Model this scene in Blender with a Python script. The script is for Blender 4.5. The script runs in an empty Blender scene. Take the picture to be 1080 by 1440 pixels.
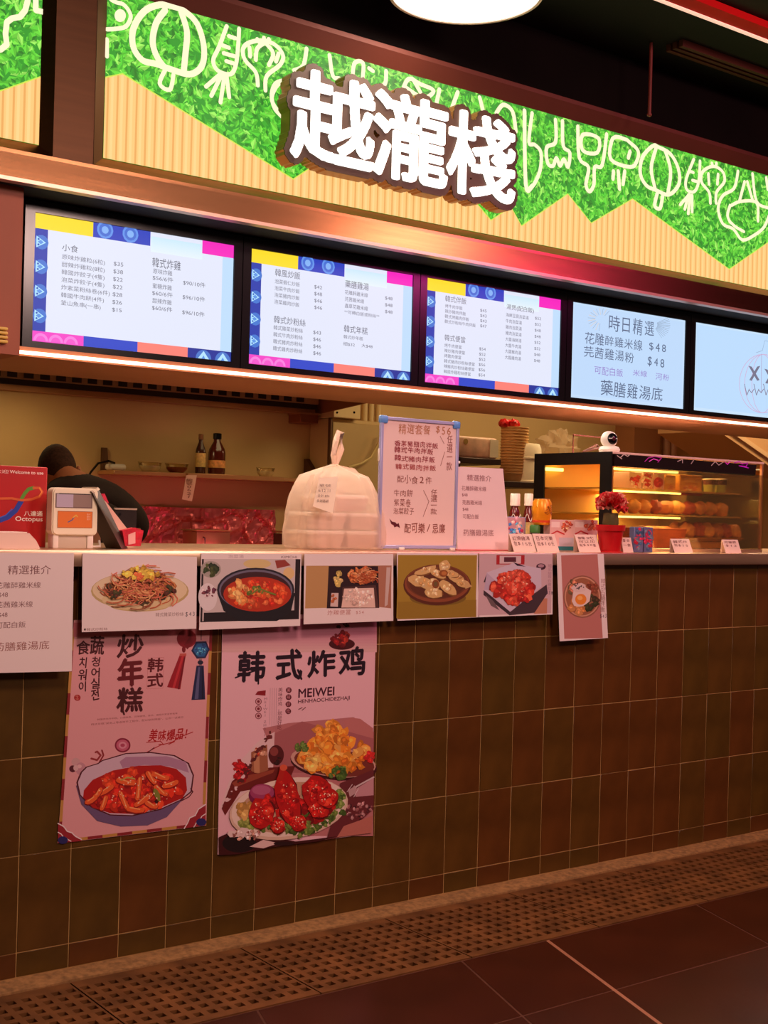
import bpy, bmesh, math, random
import numpy as np
from mathutils import Vector, Matrix, noise

C = bpy.context.scene.collection
PI = math.pi

# ---------------------------------------------------------------- camera
CAM_F, CAM_YAW, CAM_PITCH, CAM_ROLL = 1830.0, 0.6402, 0.002, 0.0263
CAM_P = Vector((0.0, -3.1569, 1.2))
FW = Vector((math.sin(CAM_YAW) * math.cos(CAM_PITCH), math.cos(CAM_YAW) * math.cos(CAM_PITCH), math.sin(CAM_PITCH)))
_r = Vector((math.cos(CAM_YAW), -math.sin(CAM_YAW), 0)); _u = _r.cross(FW)
RT = _r * math.cos(CAM_ROLL) + _u * math.sin(CAM_ROLL)
UP = -_r * math.sin(CAM_ROLL) + _u * math.cos(CAM_ROLL)
cam_data = bpy.data.cameras.new('camera'); cam = bpy.data.objects.new('camera', cam_data); C.objects.link(cam)
cam_data.sensor_fit = 'VERTICAL'; cam_data.sensor_height = 36.0; cam_data.sensor_width = 27.0
cam_data.lens = CAM_F * 36.0 / 1440.0
M = Matrix((RT, UP, -FW)).transposed().to_4x4(); M.translation = CAM_P
cam.matrix_world = M
cam_data.clip_start = 0.05
bpy.context.scene.camera = cam

# ---------------------------------------------------------------- world, lights, exposure
sc = bpy.context.scene
sc.view_settings.view_transform = 'Standard'; sc.view_settings.look = 'None'
sc.view_settings.exposure = 0.0; sc.view_settings.gamma = 1.0; sc.view_settings.use_curve_mapping = False
w = bpy.data.worlds.new('world'); sc.world = w; w.use_nodes = True
w.node_tree.nodes['Background'].inputs[0].default_value = (1.0, 0.58, 0.38, 1)
w.node_tree.nodes['Background'].inputs[1].default_value = 0.09

def area(name, loc, target, sx, sy, power, col, shape='RECTANGLE'):
    l = bpy.data.lights.new(name, 'AREA'); l.shape = shape; l.size = sx; l.size_y = sy
    l.energy = power; l.color = col
    o = bpy.data.objects.new(name, l); C.objects.link(o); o.location = loc
    o.rotation_euler = (Vector(target) - Vector(loc)).to_track_quat('-Z', 'Y').to_euler()
    return o
# food hall ceiling fittings in front of the stall
area('hall_light', (1.2, -1.9, 2.88), (1.6, -1.2, 0), 0.5, 0.5, 38, (1, .66, .56))
area('hall_light', (4.2, -1.9, 2.88), (4.0, -1.2, 0), 0.5, 0.5, 26, (1, .60, .50))
area('hall_light', (2.85, -3.6, 2.88), (2.4, -0.5, 0.6), 0.8, 0.8, 86, (1, .66, .58))
# pink neon of the stall opposite, seen as magenta reflections in metal
area('pink_light', (5.1, -2.4, 2.75), (2.9, 0.2, 2.1), 0.9, 0.3, 15, (1, .04, .40))
# light thrown down by the LED strip over the counter, and added fill lights under the extractor hood
area('strip_light', (3.3, .34, 1.60), (3.3, .30, 0), 4.1, .03, 15, (1, .80, .62))
area('hood_fill', (2.3, 2.75, 1.76), (2.3, 2.95, 0), .5, .2, 2.2, (1, .74, .36))
area('hood_fill', (3.5, 2.75, 1.76), (3.5, 2.95, 0), .5, .2, 0.9, (1, .74, .36))
# kitchen fittings
area('kitchen_light', (3.0, 1.5, 2.55), (3.0, 1.9, 0), 1.2, 0.3, 9, (1, .62, .34))
area('kitchen_light', (5.0, 1.6, 2.55), (5.0, 1.9, 0), 1.2, 0.3, 22, (1, .76, .42))
area('kitchen_light', (7.0, 1.6, 2.55), (7.0, 1.9, 0), 1.2, 0.3, 22, (1, .76, .42))

# ---------------------------------------------------------------- helpers
def at(x, y, Y):
    d = FW + RT * ((x - 540) / CAM_F) + UP * ((720 - y) / CAM_F)
    return CAM_P + d * ((Y - CAM_P.y) / d.y)
def atz(x, y, Z):
    d = FW + RT * ((x - 540) / CAM_F) + UP * ((720 - y) / CAM_F)
    return CAM_P + d * ((Z - CAM_P.z) / d.z)
def lin(c):
    return tuple(((v / 255.0) / 12.92 if v <= 10 else (((v / 255.0) + .055) / 1.055) ** 2.4) for v in c)

MATS = {}
def mat(name, col, rough=.6, metal=0.0, nscale=0, namt=0.0, bump=0.0, emit=0.0, stretch=None, spec=.5, coat=0.0, trans=0.0, sss=0.0, ior=1.45):
    """procedural principled material; col is sRGB 0-255; a noise varies colour and relief"""
    if name in MATS: return MATS[name]
    m = bpy.data.materials.new(name); m.use_nodes = True; nt = m.node_tree; b = nt.nodes['Principled BSDF']
    L = lin(col); b.inputs['Base Color'].default_value = (*L, 1)
    b.inputs['Roughness'].default_value = rough; b.inputs['Metallic'].default_value = metal
    b.inputs['Specular IOR Level'].default_value = spec; b.inputs['Coat Weight'].default_value = coat
    b.inputs['Transmission Weight'].default_value = trans; b.inputs['IOR'].default_value = ior
    if sss: b.inputs['Subsurface Weight'].default_value = sss; b.inputs['Subsurface Scale'].default_value = .02
    if emit: b.inputs['Emission Color'].default_value = (*L, 1); b.inputs['Emission Strength'].default_value = emit
    if nscale:
        tc = nt.nodes.new('ShaderNodeTexCoord'); mp = nt.nodes.new('ShaderNodeMapping')
        nt.links.new(tc.outputs['Object'], mp.inputs[0])
        if stretch: mp.inputs['Scale'].default_value = stretch
        n = nt.nodes.new('ShaderNodeTexNoise'); n.inputs['Scale'].default_value = nscale; n.inputs['Detail'].default_value = 5
        nt.links.new(mp.outputs[0], n.inputs[0])
        if namt:
            r = nt.nodes.new('ShaderNodeValToRGB'); r.color_ramp.elements[0].position = .3; r.color_ramp.elements[1].position = .7
            r.color_ramp.elements[0].color = (*[v * (1 - namt) for v in L], 1)
            r.color_ramp.elements[1].color = (*[min(1, v * (1 + namt)) for v in L], 1)
            nt.links.new(n.outputs[0], r.inputs[0]); nt.links.new(r.outputs[0], b.inputs['Base Color'])
        if bump:
            bp = nt.nodes.new('ShaderNodeBump'); bp.inputs['Strength'].default_value = bump; bp.inputs['Distance'].default_value = .004
            nt.links.new(n.outputs[0], bp.inputs['Height']); nt.links.new(bp.outputs[0], b.inputs['Normal'])
    MATS[name] = m; return m

def print_mat(name, rough=.5, emit=0.0, coat=0.0):
    """flat print: colours come from the mesh's own colour attribute"""
    if name in MATS: return MATS[name]
    m = bpy.data.materials.new(name); m.use_nodes = True; nt = m.node_tree; b = nt.nodes['Principled BSDF']
    a = nt.nodes.new('ShaderNodeAttribute'); a.attribute_name = 'Col'
    b.inputs['Roughness'].default_value = rough; b.inputs['Coat Weight'].default_value = coat
    if emit:
        b.inputs['Base Color'].default_value = (.02, .02, .02, 1); b.inputs['Specular IOR Level'].default_value = .2
        nt.links.new(a.outputs['Color'], b.inputs['Emission Color']); b.inputs['Emission Strength'].default_value = emit
    else:
        nt.links.new(a.outputs['Color'], b.inputs['Base Color'])
    MATS[name] = m; return m

def glass_mat(name, tint=(250, 250, 240), refl=.12, rough=.02):
    if name in MATS: return MATS[name]
    m = bpy.data.materials.new(name); m.use_nodes = True; nt = m.node_tree; nt.nodes.clear()
    o = nt.nodes.new('ShaderNodeOutputMaterial'); t = nt.nodes.new('ShaderNodeBsdfTransparent'); g = nt.nodes.new('ShaderNodeBsdfGlossy')
    t.inputs[0].default_value = (*lin(tint), 1); g.inputs['Roughness'].default_value = rough
    fr = nt.nodes.new('ShaderNodeLayerWeight'); fr.inputs[0].default_value = .25
    mu = nt.nodes.new('ShaderNodeMath'); mu.operation = 'MULTIPLY_ADD'; mu.inputs[1].default_value = .6; mu.inputs[2].default_value = refl * .4
    x = nt.nodes.new('ShaderNodeMixShader')
    nt.links.new(fr.outputs['Fresnel'], mu.inputs[0]); nt.links.new(mu.outputs[0], x.inputs[0])
    nt.links.new(t.outputs[0], x.inputs[1]); nt.links.new(g.outputs[0], x.inputs[2]); nt.links.new(x.outputs[0], o.inputs[0])
    MATS[name] = m; return m

def film_mat(name, col, clear=.4):
    """thin plastic film: part transparent, part diffuse/translucent, a little gloss"""
    if name in MATS: return MATS[name]
    m = bpy.data.materials.new(name); m.use_nodes = True; nt = m.node_tree; nt.nodes.clear()
    o = nt.nodes.new('ShaderNodeOutputMaterial'); t = nt.nodes.new('ShaderNodeBsdfTransparent')
    d = nt.nodes.new('ShaderNodeBsdfPrincipled'); d.inputs['Base Color'].default_value = (*lin(col), 1); d.inputs['Roughness'].default_value = .35
    tl = nt.nodes.new('ShaderNodeBsdfTranslucent'); tl.inputs[0].default_value = (*lin(col), 1)
    a = nt.nodes.new('ShaderNodeMixShader'); a.inputs[0].default_value = .4
    b = nt.nodes.new('ShaderNodeMixShader'); b.inputs[0].default_value = clear
    nt.links.new(d.outputs[0], a.inputs[1]); nt.links.new(tl.outputs[0], a.inputs[2])
    nt.links.new(a.outputs[0], b.inputs[1]); nt.links.new(t.outputs[0], b.inputs[2]); nt.links.new(b.outputs[0], o.inputs[0])
    MATS[name] = m; return m

def org(o):
    p = Vector((0, 0, 0))
    while o: p += o.location; o = o.parent
    return p
def tag(o, label=None, cat=None, group=None, kind=None):
    if label: o['label'] = label
    if cat: o['category'] = cat
    if group: o['group'] = group
    if kind: o['kind'] = kind
    return o
def thing(name, label, cat, loc, group=None):
    o = bpy.data.objects.new(name, None); C.objects.link(o); o.location = loc; o.empty_display_size = .05
    return tag(o, label, cat, group)
def copy_tree(o, loc=None, parent=None):
    c = o.copy(); C.objects.link(c); c.parent = parent
    if loc is not None: c.location = loc
    for ch in list(o.children): copy_tree(ch, None, c)
    return c

class MB:
    """collects simple solids in world coordinates; build() links them as one mesh object"""
    def __init__(s): s.v = []; s.f = []; s.sm = []; s.c = []; s.cur = None; s.X = None
    def add(s, vs, fs, smooth=False):
        n = len(s.v)
        if s.X is not None: vs = [tuple(s.X @ Vector(v)) for v in vs]
        s.v += [tuple(v) for v in vs]
        for f in fs: s.f.append([n + i for i in f]); s.sm.append(smooth); s.c.append(s.cur)
        return s
    def box(s, a, b, r=0, seg=2):
        a, b = [min(p, q) for p, q in zip(a, b)], [max(p, q) for p, q in zip(a, b)]
        if r:
            bm = bmesh.new(); bmesh.ops.create_cube(bm, size=1)
            for v in bm.verts:
                v.co = Vector([(a[i] + b[i]) / 2 + v.co[i] * (b[i] - a[i]) for i in range(3)])
            bmesh.ops.bevel(bm, geom=bm.edges[:], offset=min(r, min(b[i] - a[i] for i in range(3)) * .49), segments=seg, affect='EDGES', profile=.5)
            bm.verts.index_update()
            s.add([v.co[:] for v in bm.verts], [[v.index for v in f.verts] for f in bm.faces], True); bm.free(); return s
        v = [(x, y, z) for z in (a[2], b[2]) for y in (a[1], b[1]) for x in (a[0], b[0])]
        return s.add(v, [(0, 2, 3, 1), (4, 5, 7, 6), (0, 1, 5, 4), (2, 6, 7, 3), (0, 4, 6, 2), (1, 3, 7, 5)])
    def lathe(s, c, prof, n=24, axis=None, sx=1, sy=1, smooth=True, caps=True):
        vs = []; fs = []
        for r, z in prof:
            for i in range(n):
                t = 2 * PI * i / n; vs.append(Vector((r * math.cos(t) * sx, r * math.sin(t) * sy, z)))
        for j in range(len(prof) - 1):
            for i in range(n):
                k = (i + 1) % n; fs.append((j * n + i, j * n + k, (j + 1) * n + k, (j + 1) * n + i))
        if caps and prof[0][0] > 1e-4: fs.append(tuple(reversed(range(n))))
        if caps and prof[-1][0] > 1e-4: fs.append(tuple(range((len(prof) - 1) * n, len(prof) * n)))
        if axis is not None:
            q = Vector((0, 0, 1)).rotation_difference(Vector(axis).normalized()); vs = [q @ v for v in vs]
        return s.add([v + Vector(c) for v in vs], fs, smooth)
    def cyl(s, p0, p1, r0, r1=None, n=16, smooth=True):
        r1 = r0 if r1 is None else r1; d = Vector(p1) - Vector(p0)
        return s.lathe(p0, [(r0, 0), (r1, d.length)], n, d, smooth=smooth)
    def tube(s, pts, r, n=8):
        pts = [Vector(p) for p in pts]; vs = []; fs = []; m = len(pts)
        rr = r if isinstance(r, (list, tuple)) else [r] * m
        up = Vector((0, 0, 1))
        for i, p in enumerate(pts):
            d = (pts[min(i + 1, m - 1)] - pts[max(i - 1, 0)]).normalized()
            a = d.cross(up)
            if a.length < .1: a = d.cross(Vector((0, 1, 0)))
            a.normalize(); b = d.cross(a)
            for k in range(n):
                t = 2 * PI * k / n; vs.append(p + (a * math.cos(t) + b * math.sin(t)) * rr[i])
        for i in range(m - 1):
            for k in range(n):
                l = (k + 1) % n; fs.append((i * n + k, i * n + l, (i + 1) * n + l, (i + 1) * n + k))
        fs.append(tuple(reversed(range(n)))); fs.append(tuple(range((m - 1) * n, m * n)))
        return s.add(vs, fs, True)
    def blob(s, c, rx, ry, rz, seed=0, amp=.15, fr=1.5, n=12, m=8):
        vs = []; fs = []
        for j in range(m + 1):
            ph = PI * j / m
            for i in range(n):
                t = 2 * PI * i / n
                d = Vector((math.sin(ph) * math.cos(t), math.sin(ph) * math.sin(t), math.cos(ph)))
                k = 1 + amp * noise.noise(d * fr + Vector((seed * 3.1, seed * 1.7, seed)))
                vs.append(Vector(c) + Vector((d.x * rx, d.y * ry, d.z * rz)) * k)
        for j in range(m):
            for i in range(n):
                l = (i + 1) % n; fs.append((j * n + i, (j + 1) * n + i, (j + 1) * n + l, j * n + l))
        return s.add(vs, fs, True)
    def prism(s, poly, d):
        """poly: list of 3D points (planar, ordered); d: extrusion vector"""
        n = len(poly); d = Vector(d); vs = [Vector(p) for p in poly] + [Vector(p) + d for p in poly]
        fs = [tuple(range(n)), tuple(reversed(range(n, 2 * n)))] + [(i, (i + 1) % n, n + (i + 1) % n, n + i) for i in range(n)]
        return s.add(vs, [tuple(reversed(f)) for f in fs])
    def build(s, name, m, parent=None, label=None, cat=None, group=None, kind=None, loc=None):
        o0 = org(parent) if parent else Vector((0, 0, 0))
        l = Vector(loc) - o0 if loc is not None else Vector((0, 0, 0))
        sh = o0 + l
        me = bpy.data.meshes.new(name); me.from_pydata([(v[0] - sh.x, v[1] - sh.y, v[2] - sh.z) for v in s.v], [], s.f)
        me.polygons.foreach_set('use_smooth', s.sm)
        if any(c is not None for c in s.c):
            a = me.color_attributes.new('Col', 'FLOAT_COLOR', 'CORNER'); arr = []
            for p, c in zip(me.polygons, s.c): arr += list(c or (1, 1, 1, 1)) * len(p.vertices)
            a.data.foreach_set('color', arr)
        me.materials.append(m); me.update()
        if any(s.sm) and hasattr(me, 'set_sharp_from_angle'): me.set_sharp_from_angle(angle=math.radians(40))
        o = bpy.data.objects.new(name, me); C.objects.link(o); o.parent = parent; o.location = l
        return tag(o, label, cat, group, kind)

# ---- glyph outlines from the built-in font
_tc = bpy.data.curves.new('glyph_source', 'FONT'); _to = bpy.data.objects.new('glyph_source', _tc); C.objects.link(_to)
_cache = {}
def glyph(sx):
    if sx not in _cache:
        _tc.body = sx; _tc.size = 1; _tc.resolution_u = 3
        dg = bpy.context.evaluated_depsgraph_get(); dg.update()
        me = bpy.data.meshes.new_from_object(_to.evaluated_get(dg))
        _cache[sx] = (np.array([v.co[:2] for v in me.vertices]).reshape(-1, 2), [tuple(p.vertices) for p in me.polygons])
        bpy.data.meshes.remove(me)
    return _cache[sx]

class Art:
    """flat print on the vertical plane y = Y; coordinates are those of an enlarged study crop (ox, oy, s)"""
    EPS = 2.5e-5; CELL = .004
    def __init__(s, Y, ox=0, oy=0, sc_=1.0, seed=1):
        s.Y = Y; s.ox, s.oy, s.k = ox, oy, sc_; s.mb = MB(); s.h = {}; s.rnd = random.Random(seed)
    def W(s, x, y): return at(s.ox + x / s.k, s.oy + y / s.k, s.Y)
    def _add(s, P, fs, col):
        """each piece of print lies just above what it covers, never coplanar with it"""
        q = s.CELL; i0 = int(min(p[0] for p in P) / q); i1 = int(max(p[0] for p in P) / q); j0 = int(min(p[1] for p in P) / q); j1 = int(max(p[1] for p in P) / q)
        cells = [(i, j) for i in range(i0, i1 + 1) for j in range(j0, j1 + 1)]; L = 1 + max(s.h.get(c, 0) for c in cells)
        for c in cells: s.h[c] = L
        y = s.Y - L * s.EPS; s.mb.cur = (*lin(col), 1); s.mb.add([(p[0], y, p[1]) for p in P], fs); s.mb.cur = None
    def poly(s, pts, col):
        P = [s.W(*p) for p in pts]; s._add([(p.x, p.z) for p in P], [tuple(range(len(P)))], col)
    def wrect(s, x0, x1, z0, z1, col): s._add([(x0, z0), (x1, z0), (x1, z1), (x0, z1)], [(0, 1, 2, 3)], col)
    def rect(s, x0, yt, x1, yb, col):
        a = s.W(x0, yt); b = s.W(x0, yb); c = s.W(x1, (yt + yb) / 2); s.wrect(a.x, c.x, b.z, a.z, col)
    def ell(s, cx, cy, rx, ry, col, n=28, rot=0, a0=0, a1=2 * PI):
        pts = []
        for i in range(n):
            t = a0 + (a1 - a0) * i / (n if a1 - a0 > 6.28 else n - 1); x = rx * math.cos(t); y = ry * math.sin(t)
            pts.append((cx + x * math.cos(rot) - y * math.sin(rot), cy + x * math.sin(rot) + y * math.cos(rot)))
        s.poly(pts, col)
    def blob(s, cx, cy, rx, ry, col, n=10, irr=.25, rot=0):
        pts = []
        for i in range(n):
            t = 2 * PI * i / n; k = 1 + s.rnd.uniform(-irr, irr); x = rx * k * math.cos(t); y = ry * k * math.sin(t)
            pts.append((cx + x * math.cos(rot) - y * math.sin(rot), cy + x * math.sin(rot) + y * math.cos(rot)))
        s.poly(pts, col)
    def pile(s, cx, cy, rx, ry, cols, n, size, irr=.3, rot=0, asp=.75):
        pts = []
        for _ in range(n):
            t = s.rnd.uniform(0, 2 * PI); q = math.sqrt(s.rnd.random()) * .95; x = q * math.cos(t) * rx; y = q * math.sin(t) * ry
            pts.append((cx + x * math.cos(rot) - y * math.sin(rot), cy + x * math.sin(rot) + y * math.cos(rot)))
        pts.sort(key=lambda p: p[1])
        for p in pts:
            k = size * s.rnd.uniform(.55, 1.3); c = s.rnd.choice(cols); v = s.rnd.uniform(.85, 1.12)
            s.blob(p[0], p[1], k, k * asp, tuple(min(255, q * v) for q in c), 9, irr, s.rnd.uniform(0, 3))
            s.blob(p[0] - k * .15, p[1] - k * .25, k * .5, k * .3, tuple(min(255, q * v * 1.18 + 8) for q in c), 7, irr, s.rnd.uniform(0, 3))
    def stroke(s, pts, wd, col, close=False):
        if close: pts = list(pts) + [pts[0]]
        P = [s.W(*p) for p in pts]; a = s.W(*pts[0]); b = s.W(pts[0][0] + 10, pts[0][1]); c = s.W(pts[0][0], pts[0][1] + 10)
        h = wd / 2 * (a.z - c.z) / 10; g = wd / 2 * (b.x - a.x) / 10 * .5 + h * .5
        for i, p in enumerate(P):
            if i:
                q = P[i - 1]; d = Vector((p.x - q.x, p.z - q.z))
                if d.length > 1e-6:
                    d.normalize(); nx, nz = -d.y * g, d.x * h
                    s._add([(q.x + nx, q.z + nz), (q.x - nx, q.z - nz), (p.x - nx, p.z - nz), (p.x + nx, p.z + nz)], [(0, 1, 2, 3)], col)
            if wd * .5 > .9: s._add([(p.x + g * math.cos(t * PI / 4), p.z + h * math.sin(t * PI / 4)) for t in range(8)], [tuple(range(8))], col)
    def noodles(s, cx, cy, rx, ry, cols, n, wd, ln=.5):
        for _ in range(n):
            t = s.rnd.uniform(0, 2 * PI); q = math.sqrt(s.rnd.random()) * .8; x = cx + q * math.cos(t) * rx; y = cy + q * math.sin(t) * ry
            a = s.rnd.uniform(0, 2 * PI); R = s.rnd.uniform(.2, .6) * ry; pts = []
            for k in range(6):
                aa = a + k * ln; pts.append((x + R * 1.4 * math.cos(aa) - R * math.cos(a), y + R * .8 * math.sin(aa) - R * math.sin(a) * .6))
            s.stroke(pts, wd * s.rnd.uniform(.7, 1.3), s.rnd.choice(cols))
    def _put(s, g, M2, col, bold, unit):
        v, f = g
        if not len(v): return
        Q = v @ M2[:, :2].T + M2[:, 2]
        offs = [(0, 0)] if not bold else [(0, 0), (bold, 0), (-bold, 0), (0, bold), (0, -bold)]
        for dx, dz in offs: s._add([(q[0] + dx * unit, q[1] + dz * unit) for q in Q], f, col)
    def text(s, t, x0, yt, x1, yb, col=(60, 60, 70), bold=0):
        g = glyph(t); v = g[0]
        if not len(v): return
        a = s.W(x0, yt); b = s.W(x0, yb); c = s.W(x1, yt)
        mn = v.min(0); mx = v.max(0); sx = (c.x - a.x) / (mx[0] - mn[0]); sz = (a.z - b.z) / max(1e-6, mx[1] - mn[1])
        s._put(g, np.array([[sx, 0, a.x - mn[0] * sx], [0, sz, b.z - mn[1] * sz]]), col, bold, a.z - b.z)
    def line(s, t, x0, yt, h, wpc, col=(60, 60, 70), bold=0):
        """a line of type: wpc crop pixels per full-width character, h tall"""
        n = sum(1.0 if ord(ch) > 0x2000 else .55 for ch in t); s.text(t, x0, yt, x0 + n * wpc, yt + h, col, bold)
    def hand(s, t, x0, yt, x1, yb, col, jit=.1, bold=0, vert=False, slant=0.0):
        """separate characters in cells along a row (or down a column), each a little askew"""
        a = s.W(x0, yt); n = len(t)
        if vert: X0 = a.x; X1 = s.W(x1, yt).x; z1 = s.W(x0, yb).z; cw = X1 - X0; chh = (a.z - z1) / n
        else: X1 = s.W(x1, yt).x; z1 = s.W(x0, yb).z; cw = (X1 - a.x) / n; chh = a.z - z1; X0 = a.x
        for i, ch in enumerate(t):
            g = glyph(ch)
            if not len(g[0]): continue
            v = g[0]; cen = (v.min(0) + v.max(0)) / 2 if ord(ch) < 0x2000 else np.array([.5, .38])
            x = X0 + cw * (.5 if vert else i + .5); z = a.z - chh * ((i + .5) if vert else .5)
            r = s.rnd.uniform(-jit, jit); kx = cw * s.rnd.uniform(.88, 1.05) * (1.45 if ord(ch) < 0x2000 else 1); kz = chh / .95 * s.rnd.uniform(.88, 1.08)
            z += s.rnd.uniform(-jit, jit) * chh * .5
            A = np.array([[kx * math.cos(r), -kx * math.sin(r) + slant * kx], [kz * math.sin(r), kz * math.cos(r)]])
            o = np.array([x, z]) - A @ cen
            s._put(g, np.hstack([A, o.reshape(2, 1)]), col, bold, chh)
    def build(s, name, m, parent, label=None): return s.mb.build(name, m, parent, label)

def sheet(name, label, cat, Y, pts, col, art=None, group=None, th=.0006, rough=.5, part='paper', loc=None):
    """a thin flat sheet with its corners at photo points, TL TR BR BL"""
    P = [at(x, y, Y) for x, y in pts]
    t = thing(name, label, cat, (P[3] + P[2]) / 2, group)
    mb = MB(); mb.prism([(p.x, Y, p.z) for p in reversed(P)], (0, th, 0)); mb.build(part, mat('paper_%d_%d_%d' % col, col, rough), t)
    return t
# ---------------------------------------------------------------- materials
BRONZE = mat('bronze_metal', (150, 106, 72), .27, 1.0, 3, .12, .02, stretch=(1, 1, 30))
BRONZE2 = mat('bronze_soffit', (178, 124, 84), .5, .2, 4, .08)
TILE = mat('olive_brown_tile', (84, 56, 18), .33, 0, 9, .25, .05, spec=.4)
TILE2 = mat('brown_tile', (88, 51, 18), .32, 0, 8, .25, .05, spec=.4)
TILE3 = mat('dark_olive_tile', (80, 56, 16), .36, 0, 10, .25, .05, spec=.4)  # olive tone, picked more often toward the left
GROUT = mat('tan_grout', (180, 142, 84), .9, 0, 40, .15)
CONC = mat('rough_concrete', (148, 108, 62), .9, 0, 60, .35, .5)
FLOORT = mat('dark_floor_tile', (62, 26, 12), .26, 0, 5, .2, .03, spec=.5)
JOINT = mat('floor_joint', (84, 44, 24), .8, 0, 30, .15)
STEEL = mat('stainless_steel', (225, 190, 160), .33, .9, 5, .1, .03, stretch=(1, 8, 8))
GRATE = mat('grating_iron', (132, 86, 46), .5, .45, 9, .4, .15)
BLACKC = mat('black_ceiling', (14, 10, 8), .7, 0, 3, .3, spec=.2)
BLACK = mat('black_gloss', (10, 9, 14), .2)
DARK = mat('dark_void', (12, 8, 6), .9)
KWALL = mat('kitchen_wall_paint', (214, 176, 118), .55, 0, 2, .06)
WHITEP = mat('white_plastic', (240, 228, 215), .35)
LEDM = mat('led_strip_glow', (255, 226, 190), .5, emit=4.5)

# ---------------------------------------------------------------- floor
mb = MB(); mb.box((-3, -7.2, -.06), (9.6, -.475, -.0015)); floor = mb.build('floor', JOINT, kind='structure')
xs = [-2.2, -1.56, -.91, -.27, .37, 1.01, 1.654, 2.297, 2.616, 3.26, 3.9, 4.54, 5.18, 5.82, 6.46, 7.1]
ys = [-.478, -.855, -1.5, -2.14, -2.78, -3.42, -4.06]
rnd = random.Random(4)
for j in range(len(ys) - 1):
    for i in range(len(xs) - 1):
        y1, y0 = ys[j], ys[j + 1]; g = .0035 if xs[i + 1] != 2.616 else .006; g0 = .0035 if xs[i] != 2.616 else .006
        X = lambda x, y: x + .335 * (y + .478)
        top = .0 - rnd.uniform(0, .0008)
        mb = MB(); P = [(X(xs[i] + g0, y0 + .003), y0 + .003, top - .03), (X(xs[i + 1] - g, y0 + .003), y0 + .003, top - .03),
                        (X(xs[i + 1] - g, y1 - .003), y1 - .003, top - .03), (X(xs[i] + g0, y1 - .003), y1 - .003, top - .03)]
        mb.prism(P, (0, 0, .03)); mb.build('tile', FLOORT, floor, loc=((xs[i] + xs[i + 1]) / 2, (y0 + y1) / 2, 0))
mb = MB(); X = lambda y: 2.616 + .335 * (y + .478); mb.prism([(X(-4.06) - .006, -4.06, -.003), (X(-4.06) + .006, -4.06, -.003), (X(-.478) + .006, -.478, -.003), (X(-.478) - .006, -.478, -.003)], (0, 0, .0022)); mb.build('joint_strip', mat('pale_joint', (160, 104, 74), .7), floor)
mb = MB(); mb.box((-3, .1, -.06), (9.6, 3.4, 0)); mb.build('floor', mat('kitchen_floor', (120, 80, 60), .5), kind='structure')
mb = MB(); mb.box((-3, -.476, -.16), (9.6, .1, -.14)); mb.box((-3, -.476, -.16), (9.6, -.4745, -.01)); mb.box((-3, -.06, -.16), (9.6, .1, -.03))
mb.build('trim_3', DARK, kind='structure')
# rough concrete kerb along the wall foot
mb = MB(); n = 120; vs = []; fs = []
for i in range(n + 1):
    x = .2 + 5.6 * i / n; e = .008 * noise.noise(Vector((x * 9, 0, 3))) + .005 * noise.noise(Vector((x * 31, 5, 3)))
    vs += [(x, -.068 + e, -.03), (x, -.066 + e, .004), (x, -.03, .009 + .003 * noise.noise(Vector((x * 20, 1, 0)))), (x, .006, .011)]
    if i:
        a = 4 * (i - 1); b = 4 * i
        for k in range(3): fs.append((a + k, b + k, b + k + 1, a + k + 1))
mb.add(vs, fs, True); mb.build('trim_1', CONC, kind='structure')

# ---------------------------------------------------------------- counter front wall, every tile its own piece
mb = MB(); mb.box((.3, .0018, -.03), (5.6, .10, 1.045)); wall_front = mb.build('wall_front', GROUT, kind='structure')
rows = [(.0125, .0745), (.0745, .3191), (.3191, .5637), (.5637, .8083), (.8083, 1.0455)]
shared = {}
for j, (z0, z1) in enumerate(rows):
    for i in range(-15, 22):
        k = (j if j in (0, 4) else 1, rnd.choice([0, 2, 0, 2, 1] if i < -4 else [0, 1, 0, 2, 1] if i < 4 else [1, 1, 0, 1, 2]))
        h = z1 - z0
        if k not in shared:
            mb = MB(); mb.box((-.1387 / 2 + .0014, -.0, -h / 2 + .0014), (.1387 / 2 - .0014, .0085, h / 2 - .0014), .0006, 1)
            o = mb.build('tile', [TILE, TILE2, TILE3][k[1]], wall_front); shared[k] = o.data
        else:
            o = bpy.data.objects.new('tile', shared[k]); C.objects.link(o); o.parent = wall_front
        o.location = (2.4856 + (i + .5) * .1387, rnd.uniform(-.0006, .0006), (z0 + z1) / 2)
        o.rotation_euler = (rnd.uniform(-.003, .003), 0, rnd.uniform(-.004, .004))

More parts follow.
